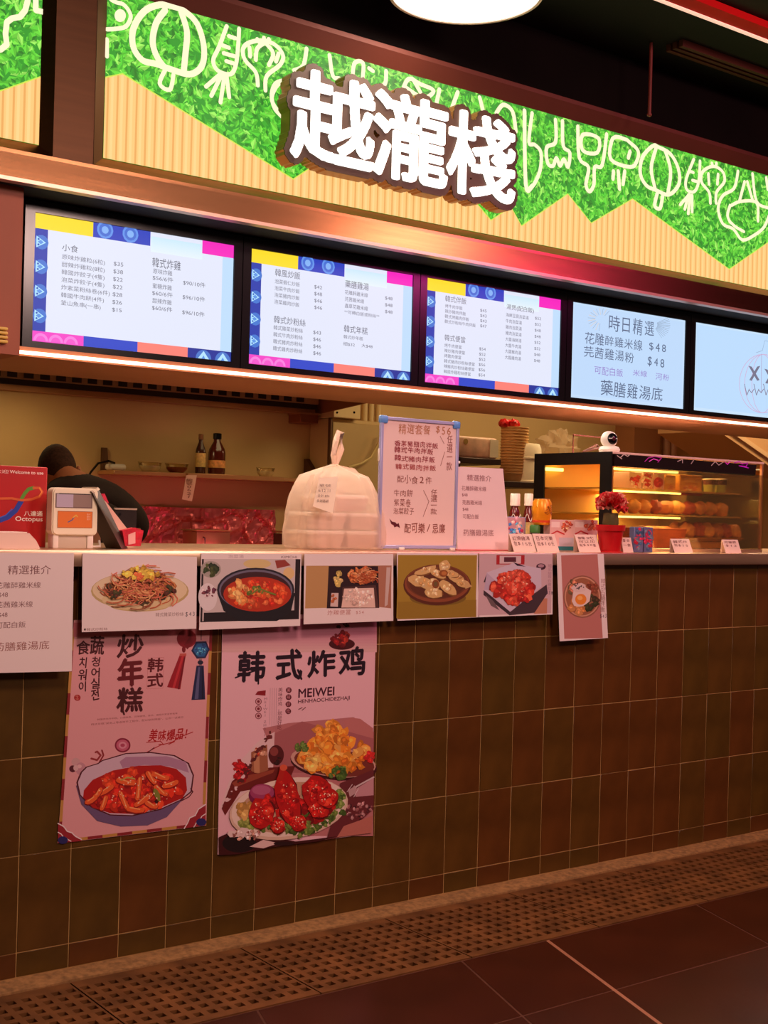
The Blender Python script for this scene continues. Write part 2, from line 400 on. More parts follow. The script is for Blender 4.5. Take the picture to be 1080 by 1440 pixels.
# ---------------------------------------------------------------- drain gratings: plates with real square holes
def grating_mesh(nc=13, px=.038, nr=8, py=.0435):
    W = nc * px; hx = .0105; hy = .0115; y0 = -.108; y1 = -.4725
    xsn = [0]; ysn = [y1]
    for i in range(nc): c = px * (i + .5); xsn += [c - hx, c + hx]
    xsn.append(W - .002); xsn[0] = .002
    for j in range(nr - 1, -1, -1): c = -.126 - j * py + 0; ysn += [c - hy, c + hy]
    ysn.append(-.072)
    vs = []; fs = []
    idx = {}
    for z in (0.0, -.012):
        for b, y in enumerate(ysn):
            for a, x in enumerate(xsn): idx[(a, b, z)] = len(vs); vs.append((x, y, z + .001))
    na, nb = len(xsn), len(ysn)
    for b in range(nb - 1):
        for a in range(na - 1):
            hole = a % 2 == 1 and b % 2 == 1
            q = [(a, b), (a + 1, b), (a + 1, b + 1), (a, b + 1)]
            if not hole: fs.append([idx[(*p, 0.0)] for p in q])
            else:
                for k in range(4):
                    p, r = q[k], q[(k + 1) % 4]; fs.append([idx[(*p, 0.0)], idx[(*r, 0.0)], idx[(*r, -.012)], idx[(*p, -.012)]])
    mb = MB(); mb.add(vs, fs); mb.box((.002, y1, -.02), (W - .002, y1 + .004, 0.0)); mb.box((.002, -.076, -.02), (W - .002, -.072, 0.0)); return mb
g0 = grating_mesh(); X0 = 1.349 - 2 * .494
GLAB = ['cast drain grating plate at the left end, below the left notice', 'cast drain grating plate on the floor below the left poster of rice cakes', 'cast drain grating plate on the floor below the right poster of fried chicken', 'cast drain grating plate below the fried roll and red chicken photo cards',
        'cast drain grating plate just right of the one under the tall rice bowl card', 'worn drain grating plate in the middle of the bare tiled wall at right', 'cast drain grating plate touching the right edge of the picture, lower piece', 'farthest drain grating plate at the right edge of the picture']
GLAB[4] = 'cast drain grating plate below the tall rice bowl photo card'
first = None
for i in range(8):
    x = X0 + (i + 1) * .494
    if first is None:
        for q in range(len(g0.v)): v = g0.v[q]; g0.v[q] = (v[0] + x, v[1], v[2])
        o = g0.build('drain_grating', GRATE, loc=(x, -.27, 0)); first = o
    else:
        o = first.copy(); C.objects.link(o); o.location.x = x
    tag(o, GLAB[i], 'drain grating', 'drain grating plates in a row')

# ---------------------------------------------------------------- header box over the counter
mb = MB(); mb.box((.3, .30, 1.612), (6.2, .77, 1.632)); mb.build('trim_2', BRONZE2, kind='structure')
mb = MB(); mb.box((.3, .40, 1.632), (6.2, .77, 2.95)); mb.build('wall_header', BLACKC, kind='structure')
mb = MB(); mb.box((.3, .272, 2.715), (6.2, .40, 2.95)); mb.build('wall_upper', mat('black_wall', (13, 8, 6), .9, 0, 3, .3, spec=.1), kind='structure')
mb = MB(); mb.box((.3, .262, 1.605), (1.303, .40, 2.06)); mb.build('wall_left', mat('red_brown_panel', (150, 78, 50), .5, .1, 3, .1), kind='structure')
mb = MB(); mb.box((-3, -7.2, 2.95), (9.6, 3.4, 3.0)); mb.build('ceiling', BLACKC, kind='structure')
# kitchen shell
mb = MB(); mb.box((.3, 3.2, 0), (9.6, 3.3, 2.6)); mb.build('wall_back', KWALL, kind='structure')
mb = MB(); mb.box((.9, .8, 0), (1.0, 3.2, 2.6)); mb.build('wall_kitchen_left', KWALL, kind='structure')
mb = MB(); mb.box((9.2, .4, 0), (9.3, 3.2, 2.6)); mb.build('wall_right', KWALL, kind='structure')
mb = MB(); mb.box((.3, .77, 2.6), (9.6, 3.4, 2.66)); mb.build('ceiling', mat('kitchen_ceiling', (150, 120, 95), .7), kind='structure')

# worktop
t = thing('counter_worktop', 'long stainless steel counter top running along the whole stall front', 'counter', (2.5, -.04, 1.045))
mb = MB(); mb.box((.3, -.04, 1.047), (5.6, .62, 1.089), .004, 2); mb.build('top', STEEL, t)
# counter support behind
mb = MB(); mb.box((.3, .53, 0), (5.6, .60, 1.045)); mb.build('support_panel', mat('under_panel', (90, 60, 45), .6), t)

# LED strip
t = thing('led_strip', 'thin glowing warm LED strip along the lower edge beneath the menu screens', 'light strip', (3.3, .28, 1.612))
mb = MB(); mb.box((1.305, .268, 1.611), (5.4, .278, 1.620), .002, 1); mb.build('diffuser', LEDM, t)
mb = MB(); mb.box((1.300, .278, 1.606), (5.4, .300, 1.632)); mb.box((1.297, .266, 1.608), (1.305, .30, 1.632)); mb.build('channel', mat('aluminium_channel', (170, 110, 75), .4, .6), t)

# ---------------------------------------------------------------- illuminated fascia
t = bpy.data.objects.new('trim_4', None); C.objects.link(t); t.location = (3, .25, 2.05); t['kind'] = 'structure'
def bevel_x(mb, x0, x1, za, zb, ya, yb, thick=.02):   # slanted strip running along X
    mb.prism([(x0, ya, za), (x0, yb, zb), (x0, yb + thick, zb), (x0, ya + thick, za)], (x1 - x0, 0, 0))
XL, XR = .3, 6.2
m1 = MB()
for x0, x1 in ((XL, 1.366), (1.482, XR)): bevel_x(m1, x0, x1, 2.178, 2.146, .25, .222)
m1.build('lower_bevel', BRONZE, t)
m1 = MB(); m1.box((XL, .222, 2.136), (XR, .27, 2.146)); bevel_x(m1, XL, XR, 2.136, 2.066, .222, .218); m1.build('fascia_band', BRONZE, t)
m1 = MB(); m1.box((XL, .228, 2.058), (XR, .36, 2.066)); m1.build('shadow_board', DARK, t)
m1 = MB(); m1.box((XL, .196, 2.056), (XR, .228, 2.066)); m1.build('bright_lip', mat('bright_lip_metal', (215, 175, 155), .35, .7), t)
m1 = MB(); bevel_x(m1, XL, XR, 2.652, 2.70, .25, .222); m1.box((XL, .222, 2.70), (XR, .272, 2.715)); m1.build('top_rail', mat('reddish_bronze', (92, 42, 28), .55, .3, 4, .1), t)
m1 = MB(); m1.prism([(1.336, .25, 2.178), (1.366, .222, 2.146), (1.366, .222, 2.70), (1.336, .25, 2.652)], (0, .02, 0)); m1.build('post_bevel', BRONZE, t)
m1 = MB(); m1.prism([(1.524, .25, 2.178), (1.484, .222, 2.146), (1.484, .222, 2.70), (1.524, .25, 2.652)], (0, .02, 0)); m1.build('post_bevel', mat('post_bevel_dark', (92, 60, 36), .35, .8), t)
m1 = MB(); m1.box((1.366, .224, 2.14), (1.484, .27, 2.70)); m1.build('post', mat('post_bronze', (80, 50, 28), .4, .7, 3, .1, stretch=(1, 1, 20)), t)

BACKLIT = print_mat('backlit_print', .75, emit=1.12)
def light_box(x0, x1, label):
    t = thing('light_box', label, 'light box', ((x0 + x1) / 2, .26, 2.178))
    mb = MB(); mb.box((x0 - .03, .2505, 2.17), (x1 + .03, .395, 2.66)); mb.build('box', mat('lightbox_body', (80, 60, 45), .6), t)
    return t
def sheet_leaves(A, x0, x1, z0, z1, n, seed):
    r = random.Random(seed); greens = [(88, 206, 56), (124, 228, 72), (64, 168, 48), (158, 240, 96), (104, 216, 62), (54, 140, 44), (96, 208, 58)]
    A.wrect(x0, x1, z0, z1, (52, 150, 44))
    for q in range(n):
        cx = r.uniform(x0, x1); cz = r.uniform(z0, z1); a = r.uniform(0, 2 * PI); L = r.uniform(.010, .020); B = L * r.uniform(.42, .6); c = r.choice(greens)
        ca, sa = math.cos(a), math.sin(a)
        def T(u, v): return (min(x1, max(x0, cx + u * ca - v * sa)), min(z1, max(z0, cz + u * sa + v * ca)))
        A._add([T(-L, 0), T(-L * .2, B), T(L, 0)], [(0, 1, 2)], c)
        A._add([T(-L, 0), T(L, 0), T(-L * .2, -B)], [(0, 1, 2)], tuple(v * .86 for v in c))
    top = max(A.h.values()) + 1
    for k in A.h: A.h[k] = top
CREAM = (250, 196, 122); PALE = (255, 240, 200)
def cream(A, pts, x0, x1):
    """vertical slat print whose top edge follows the zigzag pts (x,z)"""
    zb = 2.178
    top = lambda x: next(a[1] + (b[1] - a[1]) * (x - a[0]) / (b[0] - a[0]) for a, b in zip(pts, pts[1:]) if a[0] <= x <= b[0])
    P = [(x0, zb)] + [(x1, zb)] + [(x1, top(x1))] + [p for p in reversed(pts) if x0 < p[0] < x1] + [(x0, top(x0))]
    n = len(P); A._add(P, [tuple(range(n))], CREAM)
    x = x0 + .006
    while x < x1 - .006:
        A._add([(x, zb), (x + .006, zb), (x + .006, top(x + .006) - .002), (x, top(x) - .002)], [(0, 1, 2, 3)], (230, 166, 92))
        A._add([(x + .012, zb), (x + .020, zb), (x + .020, top(x + .020) - .002), (x + .012, top(x + .012) - .002)] if x + .02 < x1 else [(x, zb), (x, zb), (x, zb)], [(0, 1, 2, 3)] if x + .02 < x1 else [(0, 1, 2)], (252, 206, 136))
        x += .0295
    for a, b in zip(pts, pts[1:]):
        if a[0] < x0 or b[0] > x1: continue
        A._add([(a[0], a[1]), (b[0], b[1]), (b[0], b[1] - .004), (a[0], a[1] - .004)], [(0, 1, 2, 3)], (205, 225, 80))
tl = light_box(.34, 1.336, 'short backlit green leaf light box left of the bronze post')
tr = light_box(1.524, 6.1, 'long backlit green leaf light box right of the bronze post behind the shop lettering')
A = Art(.25, seed=3); sheet_leaves(A, .34, 1.336, 2.178, 2.652, 3800, 3)
Zp = lambda x, y: (at(x, y, .25).x, at(x, y, .25).z)
cream(A, [(.34, 2.30), (.72, 2.40), (.96, 2.24)] + [Zp(0, 127), (1.336, Zp(56, 107)[1])], .34, 1.336)
for pts in ([(105, 0), (95, 40), (75, 65), (45, 70), (25, 85), (20, 130), (25, 170), (0, 190)], [(135, 0), (135, 40), (160, 45)]):
    A.stroke([(x / 2.7, y / 2.7) for x, y in pts], 8, PALE)
A.build('printed_panel', BACKLIT, tl)
A = Art(.25, seed=5); sheet_leaves(A, 1.524, 5.9, 2.178, 2.652, 15000, 8)
zz = [(148, 108), (172, 103), (412, 251), (450, 226), (560, 262), (640, 250), (690, 309), (718, 290), (733, 317), (798, 272), (831, 313), (889, 279), (1025, 378), (1080, 340)]
zz = [Zp(*p) for p in zz]; zz[0] = (1.524, zz[0][1]); zz += [(zz[-1][0] + .35, 2.45), (5.4, 2.25), (5.9, 2.4)]
cream(A, zz, 1.524, 5.9)
def smooth(p, n=4):
    if len(p) < 3: return p
    q = [p[0]] + list(p) + [p[-1]]; o = []
    if p[0] == p[-1]: q = [p[-2]] + list(p) + [p[1]]
    for i in range(1, len(q) - 2):
        for k in range(n):
            t = k / n; a, b, c, d = q[i - 1], q[i], q[i + 1], q[i + 2]
            o.append(tuple(.5 * (2 * b[e] + (c[e] - a[e]) * t + (2 * a[e] - 5 * b[e] + 4 * c[e] - d[e]) * t * t + (3 * b[e] - a[e] - 3 * c[e] + d[e]) * t ** 3) for e in (0, 1)))
    return o + [p[-1]]
def S(ox, oy, k, wd, *polys):
    for p in polys: A.stroke(smooth([(ox + x / k, oy + y / k) for x, y in p]), wd, PALE)
S(0, 0, 2.7, 9, [(600, 20), (545, 45), (505, 110), (505, 180), (540, 230), (590, 243), (650, 265), (720, 283), (765, 250), (772, 180), (748, 95), (700, 45), (650, 25), (600, 20)],
  [(625, 40), (590, 90), (577, 160), (592, 215), (620, 255)], [(685, 45), (707, 120), (703, 190), (695, 268)])
S(0, 0, 2.7, 6, [(625, 265), (603, 320), (642, 342), (655, 285)], [(860, 100), (830, 180), (808, 230), (825, 268), (872, 283), (893, 250), (902, 180), (906, 110)],
  [(842, 172), (868, 182)], [(868, 138), (892, 146)], [(848, 203), (890, 215)], [(858, 233), (885, 242)],
  [(832, 285), (780, 330)], [(838, 288), (800, 365)], [(850, 290), (835, 390)], [(858, 288), (868, 370)],
  [(978, 325), (970, 275), (930, 230), (920, 190), (940, 165), (990, 155), (1040, 170), (1072, 210), (1060, 248), (1010, 290), (1005, 345)],
  [(970, 228), (975, 185), (1000, 165)], [(1018, 248), (1035, 205), (1010, 170)], [(948, 215), (945, 180)], [(1045, 235), (1055, 205)], [(975, 150), (982, 162)], [(1000, 145), (998, 160)], [(1018, 150), (1010, 162)],
  [(405, 112), (440, 110), (478, 100), (495, 60), (470, 20), (440, 10), (420, 0)], [(405, 150), (405, 215)], [(1080, 305), (1045, 318), (1030, 360), (1040, 410), (1065, 440), (1080, 455)])
A.ell(455 / 2.7, 60 / 2.7, 8, 9, PALE)
S(350, 0, 2.7, 6, [(218, 185), (205, 250), (170, 268)], [(305, 210), (318, 290), (345, 300), (348, 330)], [(150, 308), (110, 320), (85, 370), (100, 410), (130, 440), (160, 465)],
  [(392, 300), (400, 240), (432, 240), (430, 300)], [(520, 270), (515, 320), (480, 330)], [(455, 260), (470, 270)], [(580, 350), (605, 300), (650, 320), (700, 345), (660, 372), (590, 330)],
  [(620, 300), (650, 352)], [(722, 340), (708, 405)], [(792, 350), (768, 415)], [(875, 370), (890, 430)], [(938, 430), (965, 398), (1000, 425), (1012, 500)], [(1045, 420), (1050, 700), (1075, 705)])
S(680, 0, 2.7, 5.5, [(155, 420), (158, 700), (182, 710), (212, 650), (216, 580), (192, 550), (170, 540), (182, 430)], [(272, 455), (272, 540), (238, 560), (242, 620), (262, 630), (275, 600), (288, 630), (303, 605), (318, 635), (325, 580), (300, 555), (297, 460)],
  [(357, 480), (362, 600), (397, 635), (387, 700), (400, 728), (417, 700), (420, 635), (448, 628), (465, 510)], [(375, 512), (435, 525), (430, 580), (375, 572), (375, 512)],
  [(490, 525), (480, 605), (555, 635), (580, 610), (583, 572), (550, 540), (535, 530), (490, 525)], [(555, 575), (548, 600)], [(492, 650), (490, 680)], [(510, 650), (515, 718)], [(535, 650), (528, 700)],
  [(640, 555), (600, 600), (592, 660), (615, 705), (650, 722), (700, 740), (738, 700), (735, 640), (705, 585), (660, 560), (640, 555)], [(650, 565), (632, 640), (647, 718)], [(685, 572), (706, 650), (695, 738)], [(655, 735), (645, 782), (665, 792), (675, 745)])
S(680, 0, 2.7, 4.5, [(797, 605), (768, 680), (770, 720), (798, 728), (815, 690), (820, 612)], [(780, 650), (795, 655)], [(792, 685), (808, 690)], [(780, 738), (745, 778)], [(776, 740), (762, 795)], [(783, 742), (775, 812)], [(790, 742), (790, 805)],
  [(860, 772), (855, 730), (826, 692), (830, 652), (870, 632), (905, 652), (912, 690), (882, 730), (880, 772)], [(855, 700), (852, 660)], [(885, 700), (888, 662)], [(865, 620), (868, 632)], [(882, 620), (880, 632)],
  [(965, 650), (950, 715), (908, 742), (888, 790), (905, 850), (945, 870), (980, 912), (1030, 890), (1062, 862), (1080, 820)], [(1020, 660), (1035, 765), (1080, 790)], [(935, 780), (925, 820), (945, 855), (985, 880)], [(970, 765), (990, 690)], [(1000, 690), (1020, 760)], [(940, 780), (975, 765), (1035, 770), (1040, 840)], [(1072, 675), (1078, 720)])
A.build('printed_panel', BACKLIT, tr)

# ---- raised shop lettering from a distance field of the glyphs
def field(ch, X0, X1, Z0, Z1, res, pad):
    """distance (m) from every grid point to the nearest glyph cell"""
    v, f = glyph(ch); mn = v.min(0); mx = v.max(0)
    sx = (X1 - X0) / (mx[0] - mn[0]); sz = (Z1 - Z0) / (mx[1] - mn[1])
    P = np.stack([(v[:, 0] - mn[0]) * sx + X0, (v[:, 1] - mn[1]) * sz + Z0], 1)
    gx = np.arange(X0 - pad, X1 + pad, res); gz = np.arange(Z0 - pad, Z1 + pad, res)
    ins = np.zeros((len(gx), len(gz)), bool)
    for t in f:
        for k in range(1, len(t) - 1):
            a, b, c = P[t[0]], P[t[k]], P[t[k + 1]]
            i0 = max(0, int((min(a[0], b[0], c[0]) - gx[0]) / res)); i1 = min(len(gx), int((max(a[0], b[0], c[0]) - gx[0]) / res) + 2)
            j0 = max(0, int((min(a[1], b[1], c[1]) - gz[0]) / res)); j1 = min(len(gz), int((max(a[1], b[1], c[1]) - gz[0]) / res) + 2)
            xx, zz_ = np.meshgrid(gx[i0:i1], gz[j0:j1], indexing='ij')
            d = lambda p, q: (q[0] - p[0]) * (zz_ - p[1]) - (q[1] - p[1]) * (xx - p[0])
            d1, d2, d3 = d(a, b), d(b, c), d(c, a)
            ins[i0:i1, j0:j1] |= ((d1 >= 0) & (d2 >= 0) & (d3 >= 0)) | ((d1 <= 0) & (d2 <= 0) & (d3 <= 0))
    D = np.where(ins, 0.0, 9.0); R = int(pad / res)
    for di in range(-R, R + 1):
        for dj in range(-R, R + 1):
            dd = math.hypot(di, dj) * res
            if dd > pad or dd == 0: continue
            s0 = ins[max(0, -di):len(gx) - max(0, di), max(0, -dj):len(gz) - max(0, dj)]
            tgt = D[max(0, di):len(gx) - max(0, -di), max(0, dj):len(gz) - max(0, -dj)]
            np.minimum(tgt, np.where(s0, dd, 9.0), out=tgt)
    return gx, gz, D
def iso_solid(fields, thr, yf, yb):
    """marching squares: the region D < thr as a slab between yf (front) and yb"""
    gx, gz, D = fields; mb = MB(); V = {}; verts = []; fs = []
    def vid(p, y):
        k = (round(p[0], 6), round(p[1], 6), y)
        if k not in V: V[k] = len(verts); verts.append((p[0], y, p[1]))
        return V[k]
    Dm = np.minimum(D, thr * 2)
    I = Dm < thr
    act = I[:-1, :-1] | I[1:, :-1] | I[1:, 1:] | I[:-1, 1:]
    for i, j in zip(*np.nonzero(act)):
        cs = [(i, j), (i + 1, j), (i + 1, j + 1), (i, j + 1)]; poly = []; edge = []
        for k in range(4):
            p, q = cs[k], cs[(k + 1) % 4]; dp, dq = Dm[p], Dm[q]
            if dp < thr: poly.append((gx[p[0]], gz[p[1]])); edge.append(0)
            if (dp < thr) != (dq < thr):
                t = (thr - dp) / (dq - dp); poly.append((gx[p[0]] + t * (gx[q[0]] - gx[p[0]]), gz[p[1]] + t * (gz[q[1]] - gz[p[1]]))); edge.append(1 if dp < thr else 2)
        if len(poly) < 3: continue
        fs.append([vid(p, yf) for p in poly])
        n = len(poly)
        for k in range(n):
            if edge[k] == 1 and edge[(k + 1) % n] == 2: a, b = poly[k], poly[(k + 1) % n]; fs.append([vid(a, yf), vid(a, yb), vid(b, yb), vid(b, yf)])
    mb.add(verts, fs); return mb
t = thing('shop_lettering', 'three raised glowing white characters on a dark outline backing across the green fascia', 'sign', (2.6, .2, 2.2))
YL = .165
boxes = [('越', 413, 104, 524, 237), ('瀧', 528, 134, 627, 254), ('棧', 632, 158, 722, 279)]
rects = []
for ch, x0, y0, x1, y1 in boxes:
    a = at(x0, y0, YL); b = at(x1, y1, YL)
    zc = (at((x0 + x1) / 2, y0 + 4, YL).z, at((x0 + x1) / 2, y1 - 2, YL).z); rects.append((ch, a.x, b.x, min(zc), max(zc)))
zt = sum(r[4] for r in rects) / 3; zb_ = sum(r[3] for r in rects) / 3
GLOW = mat('letter_glow', (255, 250, 246), .4, emit=1.35); BACKM = mat('letter_backing', (62, 44, 30), .45, .3)
SIDE = mat('letter_side_bronze', (165, 110, 66), .35, .6)
gxa = np.arange(rects[0][1] - .05, rects[2][2] + .05, .004); 
big = None
for ch, x0, x1, z0, z1 in rects:
    F_ = field(ch, x0, x1, zb_, zt, .0021, .009)
    iso_solid(F_, .0058, YL - .004, YL + .004).build('letter', GLOW, t)
# one merged backing outline
res = .005; X0 = rects[0][1] - .06; X1 = rects[2][2] + .06; GX = np.arange(X0, X1, res); GZ = np.arange(zb_ - .06, zt + .06, res); DD = np.full((len(GX), len(GZ)), 9.0)
for ch, x0, x1, z0, z1 in rects:
    gx, gz, D = field(ch, x0, x1, zb_, zt, .005, .05)
    i0 = int(round((gx[0] - GX[0]) / res)); j0 = int(round((gz[0] - GZ[0]) / res))
    w_ = min(D.shape[0], len(GX) - i0); h_ = min(D.shape[1], len(GZ) - j0); j0 = max(0, j0)
    DD[i0:i0 + w_, j0:j0 + h_] = np.minimum(DD[i0:i0 + w_, j0:j0 + h_], D[:w_, :h_])
DD[(DD > .03)] = 9
iso_solid((GX, GZ, DD), .031, YL + .004, YL + .008).build('backing_face', BACKM, t)
iso_solid((GX, GZ, DD), .0305, YL + .008, YL + .058).build('backing_side', SIDE, t)
for x in (rects[0][1] + .05, rects[1][1] + .12, rects[2][1] + .1):
    mb = MB(); mb.cyl((x, YL + .05, (zb_ + zt) / 2), (x, .236, (zb_ + zt) / 2), .012)
    mb.build('stud', SIDE, t)
# ---------------------------------------------------------------- menu screens
SCR = print_mat('screen_print', .35, emit=1.02)
SW, SH, SX, SP, SZ = .6367, .3582, 1.3716, .6996, 1.6592
INK = (108, 112, 128)
def screen(k, label):
    x0 = SX + k * SP; x1 = x0 + SW
    t = thing('menu_screen', label, 'screen', ((x0 + x1) / 2, .36, SZ - .02), 'row of menu screens above the counter')
    mb = MB(); mb.box((x0 - .030, .351, SZ - .022), (x1 + .030, .392, SZ + SH + .034), .003, 1); mb.build('housing', BLACK, t)
    mb = MB(); b = .004
    for a, c in (((x0 - .030, SZ - .022), (x1 + .030, SZ - .001)), ((x0 - .030, SZ + SH + .001), (x1 + .030, SZ + SH + .034)), ((x0 - .030, SZ - .001), (x0 - .001, SZ + SH + .001)), ((x1 + .001, SZ - .001), (x1 + .030, SZ + SH + .001))):
        mb.box((a[0], .346, a[1]), (c[0], .351, c[1]))
    mb.build('bezel', BLACK, t)
    return t, x0, x1
def lay(A, x0, x1, W_, H_):
    """layout space for a template-made screen: 0..1000 wide, 0..562 high"""
    def Q(u, v): return (x0 + SW * u / 1000, SZ + SH * (1 - v / 562.5))
    return Q
def template(A, x0, x1):
    def R(u0, v0, u1, v1, c): A.wrect(x0 + SW * u0 / 1000, x0 + SW * u1 / 1000, SZ + SH * (1 - v1 / 562), SZ + SH * (1 - v0 / 562), c)
    def P(pts, c): A._add([(x0 + SW * u / 1000, SZ + SH * (1 - v / 562)) for u, v in pts], [tuple(range(len(pts)))], c)
    def E(u, v, r, c, n=14, a0=0, a1=2 * PI): P([(u + r * math.cos(a0 + (a1 - a0) * i / (n - 1)), v - r * math.sin(a0 + (a1 - a0) * i / (n - 1))) for i in range(n)], c)
    R(0, 0, 1000, 562, (228, 234, 250)); R(0, 0, 1000, 560, (226, 232, 250))
    for i in range(9): R(560 - 0, 20 + i * 8, 830, 28 + i * 8, (205 + i * 3, 235 + i, 250))
    R(940, 60, 1000, 520, (190, 222, 252))
    R(0, 0, 272, 66, (255, 222, 40)); R(272, 0, 556, 66, (32, 66, 190)); R(828, 0, 1000, 62, (246, 40, 190))
    R(0, 66, 60, 516, (26, 62, 172)); R(0, 516, 240, 562, (244, 70, 200)); R(240, 516, 505, 562, (36, 72, 200)); R(505, 516, 765, 562, (250, 130, 118)); R(765, 516, 1000, 562, (22, 50, 150))
    for i in range(4):
        v = 125 + i * 108; E(32, v, 32, (62, 120, 210)); P([(8, v - 26), (8, v + 26), (52, v)], (172, 226, 255)); P([(14, v), (28, v - 10), (42, v), (28, v + 10)], (90, 150, 230)); 
        for dv in (-12, 12): E(18, v + dv, 5, (40, 90, 190), 8)
    for u in (330, 455): E(u, 26, 40, (96, 150, 235)); E(u, 26, 30, (64, 112, 212)); E(u, 26, 17, (130, 180, 245))
    for u in (40, 110, 180): E(u, 558, 34, (250, 128, 222), 14, 0, PI); E(u, 558, 22, (244, 90, 206), 12, 0, PI)
    for u in (850, 955): E(u, 562, 42, (70, 120, 205), 14, 0, PI); P([(u - 30, 562), (u, 525), (u + 30, 562)], (180, 228, 255)); P([(u - 10, 562), (u, 546), (u + 10, 562)], (90, 150, 230))
Y_SCR = .3505
# first screen
t, x0, x1 = screen(0, 'leftmost menu screen with snack list at left and fried chicken prices at right')
A = Art(Y_SCR, 0, 260, 3.176); template(A, x0, x1)
A.line('小食', 278, 262, 32, 36, (90, 95, 110)); 
for i, (a, b) in enumerate([('原味炸雞粒(6粒)', '$35'), ('甜辣炸雞粒(8粒)', '$38'), ('韓國炸餃子(4隻)', '$22'), ('泡菜炸餃子(4隻)', '$22'), ('炸紫菜粉絲卷(6件)', '$28'), ('韓國牛肉餅(4件)', '$26'), ('釜山魚串(一串)', '$15')]):
    y = 308 + i * 34.2; n = sum(1 if ord(c) > 0x2000 else .55 for c in a)
    A.text(a, 277 - i * .9, y, 277 - i * .9 + n * 25.2, y + 26, INK); A.text(b, 508 - i * 1.2, y + 34, 551 - i * 1.2, y + 54, INK)
A.text('韓式炸雞', 681, 322, 808, 366, (90, 95, 110))
for s_, a, y, b in [('原味炸雞', 684, 372, 770), ('$56/6件', 682, 402, 774), ('$90/10件', 818, 424, 918), ('蜜糖炸雞', 682, 438, 768), ('$60/6件', 680, 470, 772), ('$96/10件', 816, 488, 916), ('甜辣炸雞', 681, 504, 767), ('$60/6件', 679, 536, 770), ('$96/10件', 814, 556, 914)]:
    A.text(s_, a, y, b, y + 23, INK)
A.build('display', SCR, t)
# second
t, x0, x1 = screen(1, 'menu screen with fried rice and glass noodle lists, second from the left')
A = Art(Y_SCR, 330, 320, 4); template(A, x0, x1)
A.text('韓風炒飯', 228, 230, 370, 272, (95, 100, 115))
for i, (a, b) in enumerate([('泡菜蝦仁炒飯', '$42'), ('泡菜牛肉炒飯', '$48'), ('泡菜豬肉炒飯', '$46'), ('泡菜雞肉炒飯', '$46')]):
    y = 288 + i * 38.5; A.text(a, 226 - i, y, 367 - i, y + 25, INK); A.text(b, 448, y + 34, 492, y + 57, INK)
A.text('韓式炒粉絲', 221, 494, 400, 536, (95, 100, 115))
for i, (a, b) in enumerate([('韓式雜菜炒粉絲', '$43'), ('韓式牛肉炒粉絲', '$46'), ('韓式豬肉炒粉絲', '$46'), ('韓式雞肉炒粉絲', '$46')]):
    y = 548 + i * 39; A.text(a, 219 - i, y, 384 - i, y + 26, INK); A.text(b, 442, y + 30, 486, y + 53, INK)
A.text('藥膳雞湯', 622, 294, 755, 336, (95, 100, 115))
for i, (a, b) in enumerate([('花雕醉雞米線', '$48'), ('芫茜雞米線', '$48'), ('蟲草花雞米線', '$48')]):
    y = 350 + i * 38; A.text(a, 620, y, 750 - (22 if i == 1 else 0), y + 25, INK); A.text(b, 846, y + 36, 888, y + 57, INK)
A.text('**可轉白飯或粉絲**', 617, 462, 815, 484, INK)
A.text('韓式年糕', 615, 546, 749, 588, (95, 100, 115)); A.text('韓式炒年糕', 613, 602, 722, 624, INK); A.text('細$32', 611, 642, 676, 664, INK); A.text('大$48', 714, 652, 776, 674, INK)
A.build('display', SCR, t)
# third
t, x0, x1 = screen(2, 'menu screen with mixed rice, lunch box and stew lists, third from the left')
A = Art(Y_SCR, 580, 360, 4.696); template(A, x0, x1)
A.text('韓式伴飯', 217, 258, 357, 300, (105, 108, 122))
for i, (a, w_, b) in enumerate([('烤牛肉伴飯', 115, '$45'), ('辣炒豬肉伴飯', 138, '$43'), ('韓式烤雞肉伴飯', 160, '$43'), ('韓式炒粉絲牛肉伴飯', 205, '$47')]):
    y = 316 + i * 34; A.text(a, 216 - i, y, 216 - i + w_, y + 25, INK); A.text(b, 448, y + 32, 490, y + 54, INK)
A.text('韓式便當', 213, 516, 350, 558, (105, 108, 122))
for i, (a, w_, b) in enumerate([('烤牛肉便當', 113, '$54'), ('辣炒豬肉便當', 136, '$52'), ('烤雞肉便當', 112, '$52'), ('韓式豬肉炒粉絲便當', 203, '$56'), ('辣豬肉炒粉絲雞便當', 202, '$56'), ('韓國炸雞粉絲便當', 178, '$54')]):
    y = 576 + i * 34.5; A.text(a, 212 - i, y, 212 - i + w_, y + 25, INK); A.text(b, 441 - i, y + 26, 484 - i, y + 48, INK)
A.text('湯煲(配白飯)', 622, 316, 803, 356, (105, 108, 122))
for i, (a, w_, b) in enumerate([('海鮮豆腐泡菜湯', 150, '$52'), ('牛肉泡菜湯', 106, '$52'), ('雞肉泡菜湯', 106, '$48'), ('豬肉泡菜湯', 106, '$48'), ('大醬海鮮湯', 106, '$52'), ('大醬牛肉湯', 106, '$52'), ('大醬豬肉湯', 106, '$48'), ('大醬雞肉湯', 106, '$48')]):
    y = 374 + i * 40; A.text(a, 618 - i, y, 618 - i + w_, y + 26, INK); A.text(b, 810 - i, y + 26, 850 - i, y + 47, INK)
A.build('display', SCR, t)
